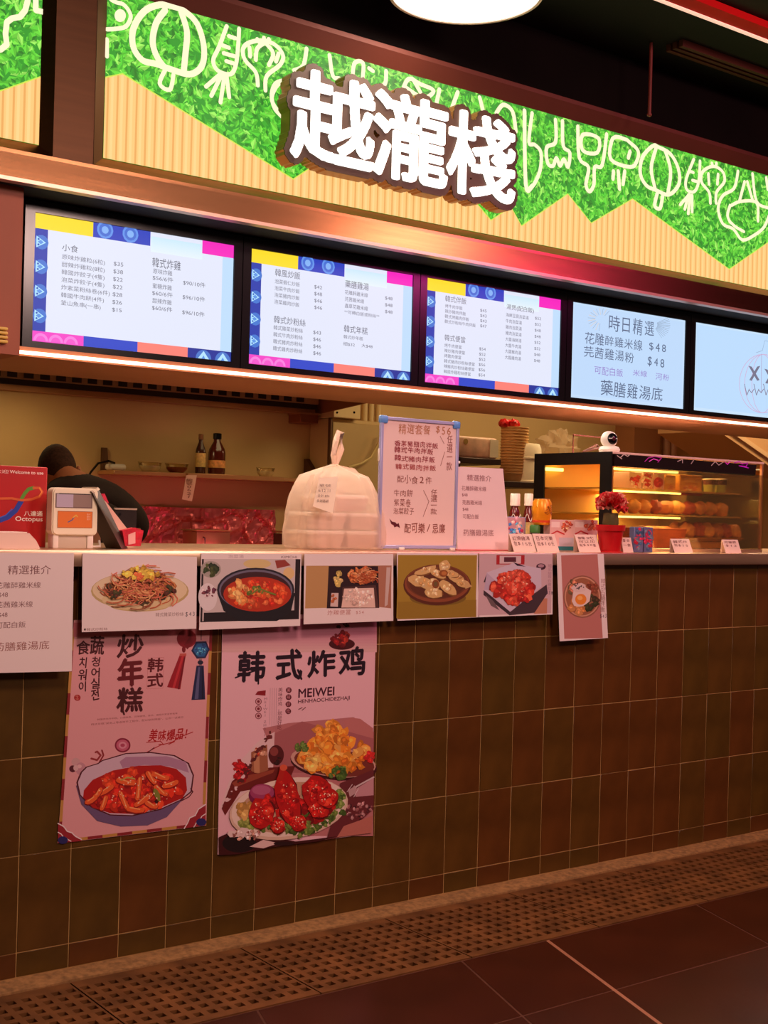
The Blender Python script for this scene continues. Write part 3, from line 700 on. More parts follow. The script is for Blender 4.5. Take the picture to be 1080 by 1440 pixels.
# fourth: hand-written slide
t, x0, x1 = screen(3, 'pale menu screen showing handwritten set prices, fourth from the left')
A = Art(Y_SCR, 780, 400, 3.6); A.wrect(x0, x1, SZ, SZ + SH, (196, 222, 250)); A.wrect(x0 + .01, x1 - .01, SZ + .012, SZ + SH - .008, (190, 218, 250))
for i in range(15):
    a = PI * .55 + i * .1 * PI / 1.2; A.stroke([(235 + 30 * math.cos(a), 175 + 22 * math.sin(a)), (235 + 68 * math.cos(a), 178 + 58 * math.sin(a))], 1.6, (240, 200, 140) if i % 2 else (130, 150, 175))
for i in range(13):
    a = -.5 + i * .13; A.stroke([(500 + 20 * math.cos(a), 205 + 20 * math.sin(a)), (500 + 85 * math.cos(a), 205 + 75 * math.sin(a))], 1.6, (125, 145, 170))
HB = (88, 104, 134)
A.hand('時日精選', 272, 150, 510, 232, HB, .06); A.hand('花雕醉雞米線', 152, 238, 448, 296, HB, .07); A.hand('$48', 474, 284, 570, 340, HB, .05)
A.hand('芫茜雞湯粉', 147, 308, 405, 366, HB, .07); A.hand('$48', 466, 360, 562, 416, HB, .05)
A.hand('可配白飯', 200, 410, 348, 452, (150, 130, 205), .07); A.hand('米線', 396, 428, 470, 462, (150, 130, 205), .07); A.hand('河粉', 510, 446, 582, 482, (150, 130, 205), .07)
A.hand('藥膳雞湯底', 232, 482, 552, 560, HB, .06)
A.build('display', SCR, t)
# fifth: pumpkin slide
t, x0, x1 = screen(4, 'pale blue menu screen with a drawn pumpkin face at the right picture edge')
A = Art(Y_SCR, 780, 400, 3.6); A.wrect(x0, x1, SZ, SZ + SH, (200, 226, 250)); A.wrect(x0 + .01, x1 - .01, SZ + .012, SZ + SH - .008, (188, 220, 252))
PK = (206, 178, 214)
for q, rx in ((0, 118), (5, 96), (0, 55)):
    A.stroke([(1052 + q + rx * math.cos(a * PI / 16), 502 + 148 * math.sin(a * PI / 16)) for a in range(33)], 3.2, PK)
A.stroke([(1020, 345), (1050, 335), (1062, 285), (1090, 290), (1085, 340), (1095, 352)], 2.6, (150, 176, 205))
A.stroke([(1046, 352), (1044, 545)], 2.5, (170, 150, 190))
for cx, cy in ((1010, 450), (1090, 465)):
    for dx in (-1, 1):
        A.poly([(cx - 30 * dx, cy - 38), (cx - 14 * dx, cy - 34), (cx + 26 * dx, cy + 34), (cx + 14 * dx, cy + 38)], (120, 118, 140))
for i in range(7): A.stroke([(960 + i * 24, 505 + (i % 2) * 30), (972 + i * 24, 560 - (i % 2) * 12), (984 + i * 24, 530)], 4, (132, 122, 146))
A.build('display', SCR, t)

# ---------------------------------------------------------------- notices taped to the counter edge
PAPER = (236, 218, 214); PR = print_mat('printed_paper', .45)
YP = -.0435
def notice(label, cat, px, art=None, col=PAPER):
    """art(A) draws on the front"""
    t = sheet('notice', label, cat, YP, px, col, th=.0008)
    A = Art(YP, *art[0]); art[1](A); A.build('printed_artwork', PR, t); return t
BR = (120, 66, 66)
def a0(A):
    A.text('精選推介', 40, 126, 258, 172, BR)
    for s_, a, y, b, h in (('花雕醉雞米線', -22, 212, 206, 32), ('$48', -8, 264, 40, 26), ('芫茜雞米線', -22, 310, 166, 32), ('$48', -8, 366, 38, 26), ('可配白飯', -22, 414, 130, 32)):
        A.text(s_, a, y, b, y + h, BR)
    A.text('药膳雞湯底', -32, 518, 250, 562, (150, 90, 80))
notice('white menu notice with brown print taped at the left end of the counter edge', 'notice', [(-75, 777), (104, 778), (101, 944), (-75, 948)], ((0, 760, 3.6), a0))
def a1(A):
    A.ell(708, 256, 248, 96, (196, 170, 112)); A.ell(708, 250, 240, 88, (228, 205, 165)); A.ell(708, 330, 150, 30, (206, 176, 118)); A.ell(710, 300, 195, 55, (222, 196, 146))
    A.pile(715, 235, 175, 82, [(150, 82, 40), (178, 104, 52), (120, 74, 40), (90, 70, 40)], 70, 24); A.noodles(715, 235, 180, 90, [(214, 140, 80), (190, 96, 60), (232, 170, 110), (150, 80, 50), (222, 120, 90)], 150, 5)
    A.pile(705, 165, 95, 34, [(226, 186, 60), (236, 200, 80), (210, 160, 50)], 34, 17); A.pile(850, 255, 30, 25, [(60, 60, 30), (80, 40, 26)], 8, 12); A.pile(580, 270, 26, 20, [(70, 62, 30), (90, 44, 26)], 8, 12); A.pile(695, 180, 26, 16, [(226, 110, 60)], 8, 12)
    A.text('韓式雜菜炒粉絲', 788, 366, 930, 386, (150, 120, 115)); A.hand('$43', 936, 360, 990, 388, (60, 40, 60)); A.rect(426, 446, 434, 456, (60, 30, 30)); A.text('韓式炒粉絲', 438, 444, 545, 458, (150, 110, 105))
notice('photo card of glass noodles heaped on an oval plate, on the counter edge', 'photo card', [(116, 778), (277, 783), (276, 884), (115, 889)], ((0, 760, 3.6), a1))
def a2(A):
    A.rect(50, 58, 545, 378, (34, 24, 28)); A.rect(60, 58, 520, 372, (206, 190, 186)); A.rect(60, 330, 520, 372, (30, 24, 26))
    A.ell(95, 110, 52, 42, (170, 160, 150)); A.pile(98, 108, 38, 28, [(48, 66, 34), (70, 80, 40), (34, 48, 28)], 16, 15)
    A.ell(80, 250, 48, 70, (226, 214, 214)); A.pile(80, 225, 36, 26, [(110, 50, 60), (216, 190, 190), (90, 40, 60)], 16, 10)
    A.ell(330, 82, 70, 24, (214, 190, 130)); A.poly([(420, 66), (470, 62), (500, 90), (430, 106)], (150, 60, 50)); A.ell(490, 130, 28, 30, (226, 190, 130))
    A.poly([(128, 230), (160, 320), (240, 372), (430, 372), (500, 330), (522, 230)], (28, 26, 30))
    A.ell(322, 214, 196, 112, (36, 32, 42)); A.ell(322, 216, 186, 104, (110, 104, 124)); A.ell(322, 220, 178, 98, (60, 30, 34)); A.ell(330, 236, 172, 88, (186, 52, 24))
    A.pile(335, 240, 150, 72, [(206, 60, 26), (220, 80, 36), (182, 40, 22), (228, 110, 60)], 80, 17); A.pile(230, 240, 56, 60, [(222, 152, 84), (232, 170, 100), (214, 130, 66)], 14, 28, .12, .4, .5)
    A.pile(340, 225, 60, 25, [(96, 110, 40), (180, 160, 80), (214, 110, 50)], 16, 13); A.stroke([(300, 235), (340, 205), (372, 222), (420, 238)], 8, (120, 130, 50))
    A.text('泡菜湯', 184, 36, 262, 54, (190, 160, 165)); A.text('KIMCHI', 452, 42, 530, 54, (110, 60, 60))
notice('photo card of red kimchi stew in a black stone pot, on the counter edge', 'photo card', [(283, 778), (424, 779), (422, 880), (280, 886)], ((270, 770, 3.6), a2))
def a3(A):
    A.rect(578, 92, 1008, 308, (186, 138, 96)); A.rect(578, 92, 690, 308, (190, 146, 92)); A.poly([(945, 92), (1008, 92), (1008, 308), (940, 300)], (176, 118, 92)); A.poly([(985, 100), (1006, 100), (990, 290), (975, 300)], (205, 180, 170))
    A.poly([(692, 94), (942, 94), (948, 306), (682, 308)], (44, 22, 26))
    A.poly([(762, 200), (930, 190), (946, 306), (754, 308)], (80, 50, 46)); A.poly([(770, 208), (920, 204), (928, 304), (756, 304)], (232, 196, 178)); A.pile(842, 252, 78, 46, [(238, 206, 188), (226, 186, 168), (244, 214, 198)], 40, 12)
    A.pile(742, 152, 22, 36, [(196, 170, 90), (220, 186, 120)], 14, 13); A.poly([(706, 230), (742, 230), (738, 300), (700, 298)], (216, 190, 180)); A.pile(716, 262, 12, 22, [(180, 96, 50)], 6, 9)
    A.pile(862, 140, 66, 42, [(206, 120, 64), (190, 96, 50), (222, 150, 90)], 40, 15); A.noodles(862, 140, 60, 40, [(230, 160, 110), (180, 84, 44)], 30, 4)
    A.hand('炸雞便當', 684, 316, 806, 344, (190, 120, 110)); A.hand('$54', 828, 318, 872, 340, (190, 120, 110))
notice('photo card of a black lunch box with rice and fried meat, on the counter edge', 'photo card', [(428, 779), (553, 779), (553, 873), (427, 878)], ((270, 770, 3.6), a3))
def a4(A):
    A.rect(32, 34, 392, 325, (164, 132, 44)); A.poly([(30, 250), (392, 240), (392, 320), (30, 330)], (150, 118, 38)); A.ell(215, 232, 130, 36, (124, 96, 34))
    A.ell(212, 172, 156, 94, (92, 42, 24)); A.ell(212, 166, 150, 86, (140, 74, 44)); A.ell(212, 160, 142, 78, (112, 58, 34)); A.ell(212, 168, 128, 66, (94, 48, 28))
    for x, y, rx, ry, ro in [(120, 150, 40, 28, .3), (160, 105, 52, 16, -.3), (215, 120, 42, 18, .5), (245, 85, 26, 30, .4), (160, 165, 36, 26, .5), (200, 165, 30, 22, .9), (195, 208, 42, 24, .1), (262, 185, 46, 24, .7), (300, 140, 44, 20, .5), (330, 165, 34, 18, .3), (275, 120, 36, 16, .2)]:
        A.blob(x + 3, y + 4, rx, ry, (130, 84, 40), 12, .12, ro); A.blob(x, y, rx, ry, (216, 176, 112), 12, .12, ro); A.pile(x, y - 3, rx * .7, ry * .6, [(232, 198, 140), (200, 150, 86), (240, 212, 160)], 7, 9)
    A.ell(240, 118, 20, 16, (150, 84, 40)); A.ell(204, 168, 16, 20, (140, 76, 36)); A.ell(204, 168, 9, 12, (110, 90, 50)); A.ell(242, 118, 12, 9, (190, 120, 60)); A.poly([(335, 150), (372, 178), (340, 190)], (206, 166, 110))
notice('photo card of golden fried rolls on a brown plate, on the counter edge', 'photo card', [(558, 778), (672, 778), (673, 868), (559, 873)], ((550, 770, 3.2727), a4))
def a5(A):
    A.rect(406, 30, 740, 312, (206, 172, 176)); A.rect(485, 34, 614, 78, (176, 40, 44)); A.rect(500, 38, 598, 74, (214, 186, 186)); A.rect(520, 44, 575, 66, (90, 40, 50))
    A.ell(690, 88, 22, 15, (70, 34, 50)); A.ell(690, 84, 14, 8, (180, 140, 150)); A.poly([(440, 120), (425, 160), (445, 160)], (50, 30, 40)); A.rect(660, 235, 718, 305, (196, 130, 100))
    A.poly([(426, 196), (550, 290), (545, 312), (425, 218)], (60, 46, 52)); A.poly([(550, 290), (716, 170), (720, 210), (660, 300), (545, 312)], (70, 52, 58)); A.poly([(432, 215), (470, 245), (500, 290), (460, 268)], (110, 90, 90))
    A.poly([(440, 115), (560, 72), (690, 96), (692, 180), (548, 296), (428, 196)], (208, 190, 204)); A.poly([(440, 115), (520, 190), (428, 196)], (190, 170, 190)); A.poly([(560, 66), (620, 88), (580, 84)], (50, 30, 50))
    A.pile(562, 185, 96, 82, [(206, 62, 42), (190, 44, 32), (222, 90, 60), (176, 34, 28)], 75, 22); A.pile(562, 150, 60, 50, [(228, 96, 70), (210, 70, 48)], 25, 18); A.pile(562, 180, 80, 70, [(240, 170, 140)], 26, 4)
    A.hand('韓式甜辣炸雞粒', 722, 74, 740, 196, (170, 130, 140), vert=True); A.hand('$38', 712, 198, 746, 218, (60, 40, 60))
notice('photo card of red glazed chicken pieces on white paper, on the counter edge', 'photo card', [(674, 778), (777, 778), (777, 864), (674, 868)], ((550, 770, 3.2727), a5))
def a6(A):
    A.poly([(782, 36), (950, 30), (974, 416), (797, 420)], (190, 120, 110)); A.ell(880, 226, 88, 98, (150, 96, 76)); A.ell(880, 226, 82, 92, (206, 150, 120)); A.ell(880, 226, 76, 86, (160, 100, 70))
    A.pile(860, 270, 42, 34, [(222, 150, 90), (206, 130, 70)], 22, 14); A.pile(925, 260, 30, 40, [(70, 50, 30), (60, 64, 34), (90, 50, 36)], 24, 13); A.pile(915, 185, 34, 30, [(130, 60, 40), (150, 84, 56)], 18, 13); A.pile(840, 190, 22, 34, [(200, 120, 90), (110, 90, 60)], 14, 12)
    A.blob(872, 225, 46, 52, (232, 206, 196), 14, .18); A.blob(862, 185, 34, 20, (226, 198, 190), 10, .2); A.ell(872, 238, 26, 25, (236, 140, 50)); A.ell(868, 232, 12, 10, (246, 180, 100)); A.pile(862, 178, 28, 14, [(60, 40, 50)], 10, 4)
    A.hand('韓式石鍋拌飯', 964, 140, 988, 296, (170, 126, 120), vert=True); A.hand('$43', 960, 304, 994, 328, (60, 40, 60))
notice('tall photo card of a rice bowl with fried egg, rightmost on the counter edge', 'photo card', [(783, 777), (849, 779), (855, 897), (787, 902)], ((550, 770, 3.2727), a6))

# ---------------------------------------------------------------- posters on the tiles
YW = -.0030
t = sheet('poster', 'pink poster of rice cakes in red sauce with two tassels, left poster on the tiles', 'poster', YW, [(104, 872), (298, 866), (290, 1161), (81, 1186)], (222, 158, 160), th=.0006)
A = Art(YW, 70, 880, 4.5, seed=7)
# coloured border
def border(p0, p1, n, w_, cols, side):
    for i in range(n):
        a = [p0[k] + (p1[k] - p0[k]) * i / n for k in (0, 1)]; b = [p0[k] + (p1[k] - p0[k]) * (i + 1) / n for k in (0, 1)]
        A.poly([a, b, (b[0] + side[0] * w_, b[1] + side[1] * w_), (a[0] + side[0] * w_, a[1] + side[1] * w_)], cols[i % 2])
RD, YL_ = (138, 36, 40), (190, 138, 66)
border((140, 20), (52, 1375), 10, 18, (YL_, RD), (1, 0)); border((1030, 20), (985, 1130), 8, 18, (RD, YL_), (-1, 0)); border((52, 1375), (990, 1262), 10, 18, (RD, YL_), (0, -1))
A.poly([(150, -20), (1020, -20), (1010, 60), (150, 70)], (196, 110, 118))
for dx in (0, 1):
    pts = [(52, 1250), (88, 1270), (110, 1300), (140, 1310), (160, 1330), (200, 1352), (200, 1362), (52, 1376)] if not dx else [(986, 1130), (940, 1160), (920, 1200), (885, 1215), (870, 1250), (850, 1282), (986, 1262)]
    A.poly(pts, (150, 34, 44))
    q = pts[:-2] if not dx else pts[:-1]; A.stroke(q, 7, (232, 214, 214))
    c0 = (52, 1376) if not dx else (986, 1262); A.stroke([(c0[0] + (p[0] - c0[0]) * .55, c0[1] + (p[1] - c0[1]) * .55) for p in q], 6, (232, 214, 214)); A.ell(c0[0] + (30 if not dx else -28), c0[1] - 20, 32, 24, (40, 36, 96))
DK = (74, 22, 26); MR = (104, 24, 30)
A.hand('蔬', 250, 60, 352, 180, DK, .1, .022); A.hand('食', 165, 90, 260, 190, DK, .1, .018)
A.hand('청어실전', 262, 190, 332, 470, DK, .12, .02, True); A.hand('치워이', 180, 200, 250, 420, DK, .12, .018, True); A.ell(174, 455, 21, 20, (170, 40, 40)); A.noodles(174, 455, 15, 15, [(216, 120, 110)], 6, 3)
A.hand('炒', 425, 62, 600, 210, DK, .05, .03); A.hand('年', 420, 208, 604, 392, MR, .04, .038); A.hand('糕', 422, 386, 600, 556, DK, .04, .03)
A.stroke([(480, 150), (560, 60), (570, 90)], 8, DK); A.stroke([(448, 500), (470, 560)], 12, DK)
A.stroke([(622, 205), (722, 200), (716, 395), (614, 400), (622, 205)], 1.5, (190, 96, 96)); A.hand('韩式', 618, 200, 722, 396, (96, 24, 30), .05, .025, True)
# red tassel
A.ell(866, 82, 62, 58, (140, 30, 40)); A.poly([(905, 40), (925, 90), (870, 150), (850, 120)], (120, 24, 34)); A.ell(848, 150, 12, 20, (120, 24, 34))
A.poly([(824, 180), (862, 178), (826, 402), (742, 388)], (156, 28, 40)); A.poly([(836, 190), (850, 190), (790, 396), (775, 394)], (196, 52, 60)); A.poly([(850, 200), (858, 200), (820, 402), (810, 402)], (112, 18, 34)); A.rect(822, 176, 864, 192, (196, 90, 80))
A.stroke([(958, 30), (958, 90)], 4, (30, 26, 40)); A.poly([(925, 100), (990, 98), (1012, 150), (985, 205), (930, 208), (895, 158)], (36, 44, 80)); A.poly([(932, 112), (984, 110), (1000, 150), (978, 195), (936, 196), (908, 156)], (44, 96, 150)); A.pile(955, 152, 40, 38, [(60, 140, 180), (30, 60, 110), (110, 180, 200)], 26, 8)
A.rect(944, 205, 962, 258, (150, 120, 120)); A.ell(953, 232, 18, 14, (36, 40, 60)); A.poly([(928, 252), (974, 252), (984, 466), (896, 470)], (36, 42, 78)); A.poly([(940, 262), (950, 262), (940, 462), (916, 464)], (90, 92, 130)); A.poly([(962, 262), (968, 262), (974, 462), (962, 464)], (20, 24, 50))
A.text('韩国传统炸年糕，口感酥脆，风味独特，香浓，甜辣开胃营养美味', 300, 588, 808, 600, (140, 70, 70)); A.text('韩式年糕“采用上等食材手工制作，配以秘制辣酱”，让你一试难忘', 262, 618, 845, 632, (140, 70, 70))
A.hand('美味爆品！', 628, 660, 905, 735, (176, 30, 34), .16, .02, slant=.25); A.stroke([(612, 738), (700, 730), (720, 752), (690, 750)], 5, (176, 30, 34)); A.stroke([(615, 800), (700, 755), (790, 732), (752, 750), (830, 700), (905, 672)], 5, (176, 30, 34))
A.ell(461, 756, 50, 46, (134, 30, 56)); A.ell(461, 756, 40, 36, (196, 96, 120)); A.ell(461, 756, 26, 22, (214, 140, 156)); A.ell(461, 756, 14, 11, (178, 70, 96))
A.stroke([(262, 840), (300, 850), (322, 820), (300, 796), (290, 800)], 12, (150, 50, 52)); A.stroke([(316, 860), (340, 820), (330, 788)], 10, (140, 40, 44))
A.ell(165, 862, 28, 26, (206, 160, 160)); A.ell(145, 905, 22, 22, (90, 34, 44)); A.ell(196, 905, 34, 40, (196, 140, 150)); A.ell(188, 890, 14, 12, (226, 180, 180)); A.ell(165, 900, 16, 18, (216, 176, 176))
# bowl
A.poly([(165, 1010), (200, 1130), (300, 1235), (450, 1270), (620, 1262), (740, 1210), (830, 1110), (900, 1040)], (108, 84, 120))
bowl = [(228, 892), (300, 870), (330, 850), (480, 805), (640, 798), (790, 818), (880, 868), (912, 945), (898, 1050), (830, 1105), (700, 1165), (520, 1205), (380, 1200), (260, 1150), (185, 1070), (168, 990), (195, 925)]
A.poly(bowl, (84, 24, 34)); A.poly([(538 + (x - 538) * .975, 1000 + (y - 1000) * .965) for x, y in bowl], (206, 176, 190))
A.poly([(480, 830), (440, 860), (460, 900), (600, 880), (760, 890), (880, 930), (860, 860), (740, 825)], (176, 130, 156))
soup = [(210, 1085), (215, 1040), (270, 975), (400, 915), (560, 885), (700, 882), (800, 905), (860, 960), (868, 1040), (840, 1090), (700, 1150), (520, 1190), (380, 1185), (270, 1150)]
A.poly(soup, (176, 24, 20)); A.pile(540, 1040, 300, 125, [(200, 34, 22), (214, 50, 26), (160, 18, 18), (222, 70, 34)], 110, 32)
for x, y, L_, ro in [(350, 1040, 90, -.5), (480, 985, 100, .2), (560, 1030, 120, 1.7), (470, 1110, 110, 1.1), (590, 1100, 110, -.6), (700, 1040, 80, .6), (340, 1120, 70, -1.2), (700, 950, 90, .3), (540, 1160, 90, .1), (760, 1000, 80, -.3), (640, 960, 70, .9), (300, 1060, 60, -.9), (640, 1130, 60, .4), (260, 1100, 60, -.5)]:
    dx, dy = math.cos(ro) * L_ / 2, math.sin(ro) * L_ / 2
    A.stroke([(x - dx, y - dy + 4), (x, y + 12), (x + dx, y + dy + 4)], 36, (150, 26, 18)); A.stroke([(x - dx, y - dy), (x, y + 7), (x + dx, y + dy)], 30, (232, 96, 44)); A.stroke([(x - dx * .8, y - dy - 7), (x + dx * .6, y + dy - 4)], 7, (246, 160, 96))
A.blob(675, 1068, 18, 42, (130, 130, 50), 10, .1, -.4); A.stroke([(450, 975), (490, 958), (535, 968)], 10, (190, 160, 80)); A.pile(670, 1110, 12, 10, [(60, 20, 20)], 4, 9); A.pile(540, 1040, 270, 110, [(250, 190, 160)], 50, 5)
A.stroke([(830, 1108), (880, 1082), (905, 1050), (890, 1030)], 6, (84, 24, 34)); A.stroke([(620, 800), (660, 770)], 5, (84, 24, 34))
A.build('printed_artwork', PR, t)

t = sheet('poster', 'pink poster with black brush lettering and two plates of fried chicken', 'poster', YW, [(313, 866), (529, 862), (522, 1172), (306, 1202)], (232, 182, 190), th=.0006)
A = Art(YW, 290, 870, 4.154, seed=9)
for i in range(12):
    v = i / 11; A.poly([(103 - i, 0 + i * 16), (996, 0 + i * 16), (996, 20 + i * 16), (103 - i, 20 + i * 16)], (178 + 42 * v, 96 + 78 * v, 128 + 44 * v))  # pink deepens toward the top; shade under the counter edge painted in
A.poly([(330, 640), (480, 610), (700, 590), (860, 575), (975, 640), (975, 1270), (400, 1270), (380, 760)], (186, 116, 116)); A.poly([(350, 690), (560, 600), (700, 640), (980, 660), (975, 900), (350, 900)], (168, 96, 98))
A.poly([(800, 600), (850, 578), (900, 585), (975, 640), (975, 700), (830, 660)], (190, 116, 112))
# brown cloth and dark table edge
A.poly([(80, 1110), (130, 960), (200, 830), (300, 720), (400, 660), (390, 900), (300, 1000), (160, 1100)], (226, 190, 190)); A.poly([(90, 1110), (150, 950), (240, 880), (430, 865), (520, 860), (480, 960), (200, 1010), (110, 1150)], (110, 30, 26))
A.poly([(150, 960), (220, 920), (400, 880), (390, 900), (170, 985)], (150, 66, 46)); A.pile(205, 880, 42, 68, [(170, 20, 26), (190, 34, 34), (120, 14, 20)], 26, 20); A.poly([(262, 780), (355, 735), (362, 885), (300, 905), (262, 890)], (160, 96, 66)); A.poly([(275, 790), (310, 770), (312, 900), (280, 900)], (196, 134, 96)); A.pile(310, 775, 46, 16, [(170, 60, 40), (206, 150, 120)], 12, 12)
A.ell(408, 796, 45, 58, (84, 24, 26)); A.ell(396, 776, 24, 26, (136, 60, 56)); A.pile(415, 828, 30, 20, [(44, 20, 18)], 5, 12)
for i in range(26):
    x = 100 + i * 11 + A.rnd.uniform(-8, 8); y = 1090 - i * 17 + A.rnd.uniform(-14, 14); A.blob(x, y, A.rnd.uniform(5, 20), A.rnd.uniform(4, 12), A.rnd.choice([(110, 40, 40), (226, 190, 190), (90, 34, 30)]), 8, .4, A.rnd.uniform(-1, 0))
# back plate
A.ell(745, 850, 255, 92, (66, 22, 24), rot=.12); A.ell(742, 836, 250, 88, (206, 156, 140), rot=.12); A.ell(748, 840, 236, 80, (120, 50, 40), rot=.12)
A.pile(750, 800, 215, 100, [(222, 130, 36), (236, 150, 48), (206, 108, 28), (240, 170, 80)], 90, 36); A.pile(730, 690, 90, 80, [(230, 140, 44), (240, 156, 60), (214, 120, 34)], 45, 30); A.pile(620, 850, 60, 34, [(236, 186, 90), (226, 150, 60)], 14, 26)
A.pile(560, 755, 36, 30, [(70, 96, 36), (96, 120, 50)], 18, 14); A.pile(765, 900, 60, 34, [(70, 100, 36), (50, 76, 28), (100, 130, 54)], 26, 17); A.pile(950, 805, 28, 30, [(200, 40, 36)], 6, 20)
A.poly([(975, 560), (1010, 560), (1010, 1100), (975, 1100)], (222, 176, 176)) if False else None
# right foreground
A.poly([(780, 960), (975, 880), (975, 1110), (800, 1270), (700, 1290), (760, 1100)], (104, 40, 44)); A.poly([(860, 1000), (975, 930), (975, 1030), (870, 1040)], (196, 140, 146)); A.pile(890, 1120, 80, 60, [(60, 26, 30), (150, 90, 90), (90, 40, 46), (196, 140, 140)], 46, 10); A.poly([(800, 1210), (968, 1150), (962, 1250), (760, 1275)], (186, 110, 96))
for i in range(4): A.stroke([(820 + i * 13, 1010 + i * 10), (850 + i * 12, 968 + i * 8)], 4, (220, 196, 196))
A.stroke([(855, 990), (975, 925)], 10, (206, 180, 180)); A.poly([(825, 1000), (870, 975), (868, 1020), (835, 1040)], (190, 150, 150))
# dark shadow under the front plate, front plate
A.poly([(70, 1275), (150, 1240), (300, 1260), (520, 1300), (760, 1270), (650, 1300), (400, 1330), (180, 1375), (72, 1380)], (60, 12, 14)); A.ell(190, 1310, 100, 55, (26, 10, 12)); A.poly([(250, 1330), (330, 1290), (420, 1310), (330, 1340)], (222, 186, 180)); A.ell(450, 1312, 60, 12, (40, 14, 16))
A.ell(478, 1108, 350, 178, (216, 182, 160), rot=-.16); A.ell(478, 1100, 338, 168, (232, 206, 190), rot=-.16); A.ell(480, 1100, 300, 142, (196, 150, 120), rot=-.16)
A.pile(620, 1180, 200, 60, [(86, 110, 40), (60, 84, 30), (120, 140, 60)], 70, 20, .4, -.4); A.pile(770, 1050, 34, 60, [(90, 116, 46), (70, 94, 34), (130, 150, 70)], 26, 18); A.pile(250, 1190, 60, 40, [(110, 120, 50), (140, 150, 70)], 18, 18); A.pile(240, 1120, 50, 56, [(206, 160, 90), (190, 140, 70)], 12, 30)
A.ell(325, 1030, 82, 66, (120, 24, 70)); A.ell(322, 1012, 70, 48, (160, 60, 100)); A.ell(318, 1000, 54, 28, (180, 90, 124))
A.pile(500, 1110, 240, 100, [(150, 14, 18), (178, 24, 22), (120, 10, 14)], 70, 30); A.pile(470, 1215, 170, 40, [(86, 110, 40), (60, 84, 30), (120, 140, 60)], 30, 18)
RED_ = [(190, 22, 20), (206, 34, 26), (160, 12, 16), (222, 60, 40)]
for x, y, rx, ry, ro in [(315, 1130, 75, 90, .2), (470, 1050, 68, 170, -.2), (640, 1010, 90, 95, -.5), (650, 1110, 60, 50, .3), (410, 1210, 40, 40, 0), (530, 1190, 44, 50, .4), (700, 1040, 60, 60, .1)]:
    A.blob(x + 4, y + 6, rx, ry, (96, 8, 12), 14, .1, ro); A.blob(x, y, rx, ry, (182, 20, 20), 14, .1, ro); A.pile(x, y, rx * .78, ry * .78, RED_, 26, 20, .35, ro); A.pile(x, y, rx * .8, ry * .8, [(250, 206, 170)], 13, 4)
A.stroke([(440, 870), (425, 935)], 34, (180, 34, 24)); A.ell(445, 868, 22, 18, (214, 90, 60))
A.blob(200, 1255, 60, 30, (226, 196, 190), 12, .4); A.pile(230, 1262, 90, 30, [(226, 196, 190), (206, 150, 130), (150, 90, 80)], 26, 12)
# small dish at top, lettering
A.ell(792, 148, 76, 34, (70, 14, 20)); A.pile(792, 118, 56, 40, [(150, 26, 28), (176, 50, 36), (110, 16, 22)], 30, 16); A.pile(800, 42, 36, 14, [(40, 20, 22)], 8, 9, .5)
BLK = (34, 16, 30)
for ch, x0_, y0_, x1_, y1_ in (('韩', 172, 190, 362, 372), ('式', 402, 190, 566, 364), ('炸', 592, 180, 758, 352), ('鸡', 772, 172, 940, 340)): A.hand(ch, x0_, y0_, x1_, y1_, BLK, .05, .03)
A.stroke([(170, 345), (240, 318), (300, 300)], 9, BLK); A.stroke([(535, 300), (556, 352)], 12, BLK); A.stroke([(600, 325), (640, 270)], 8, BLK); A.stroke([(306, 300), (304, 380)], 10, BLK)
A.text('MEIWEI', 540, 412, 748, 462, (70, 20, 40), .03); A.text('HENHAOCHIDEZHAJI', 537, 474, 838, 502, (90, 30, 46), .02)
A.stroke([(540, 530), (560, 520)], 5, (90, 30, 30)); A.stroke([(560, 535), (580, 518)], 5, (90, 30, 30))
for i, ch in enumerate('美味好吃'):
    y = 418 + i * 41; A.ell(482 - i, y, 17, 17, (96, 20, 34)); A.hand(ch, 470 - i, y - 12, 494 - i, y + 12, (216, 150, 160), .02)
A.hand('美味炸鸡，就是好吃', 420, 402, 448, 650, (110, 40, 50), .03, 0, True)
for x in (374, 386, 398, 410): A.stroke([(x, 405), (x - 3, 620 + (x - 374))], 1.6, (150, 100, 110))
A.hand('MEIWEI ZHAJI', 338, 460, 356, 690, (140, 90, 100), .02, 0, True)
A.poly([(286, 445), (300, 425), (348, 418), (346, 450)], (140, 26, 36))
for i in range(3): y = 484 + i * 42; A.ell(305, y, 19, 19, (120, 30, 46)); A.ell(305, y, 15, 15, (214, 160, 164)); A.ell(305, y, 8, 8, (120, 30, 46))
A.build('printed_artwork', PR, t)
# ---------------------------------------------------------------- things standing on the counter
ZC = 1.089
def P(x, y, Y): return at(x, y, Y)
def PX(x, Y, y=765): return at(x, y, Y).x
def half(x, px, Y): return px / 2 * (at(x, 720, Y) - CAM_P).dot(FW) / CAM_F
def PZ(x, y, Y): return at(x, y, Y).z
YELLOWISH = mat('cream_plastic', (250, 236, 206), .35)
REDCARD = mat('red_card', (186, 22, 24), .4)

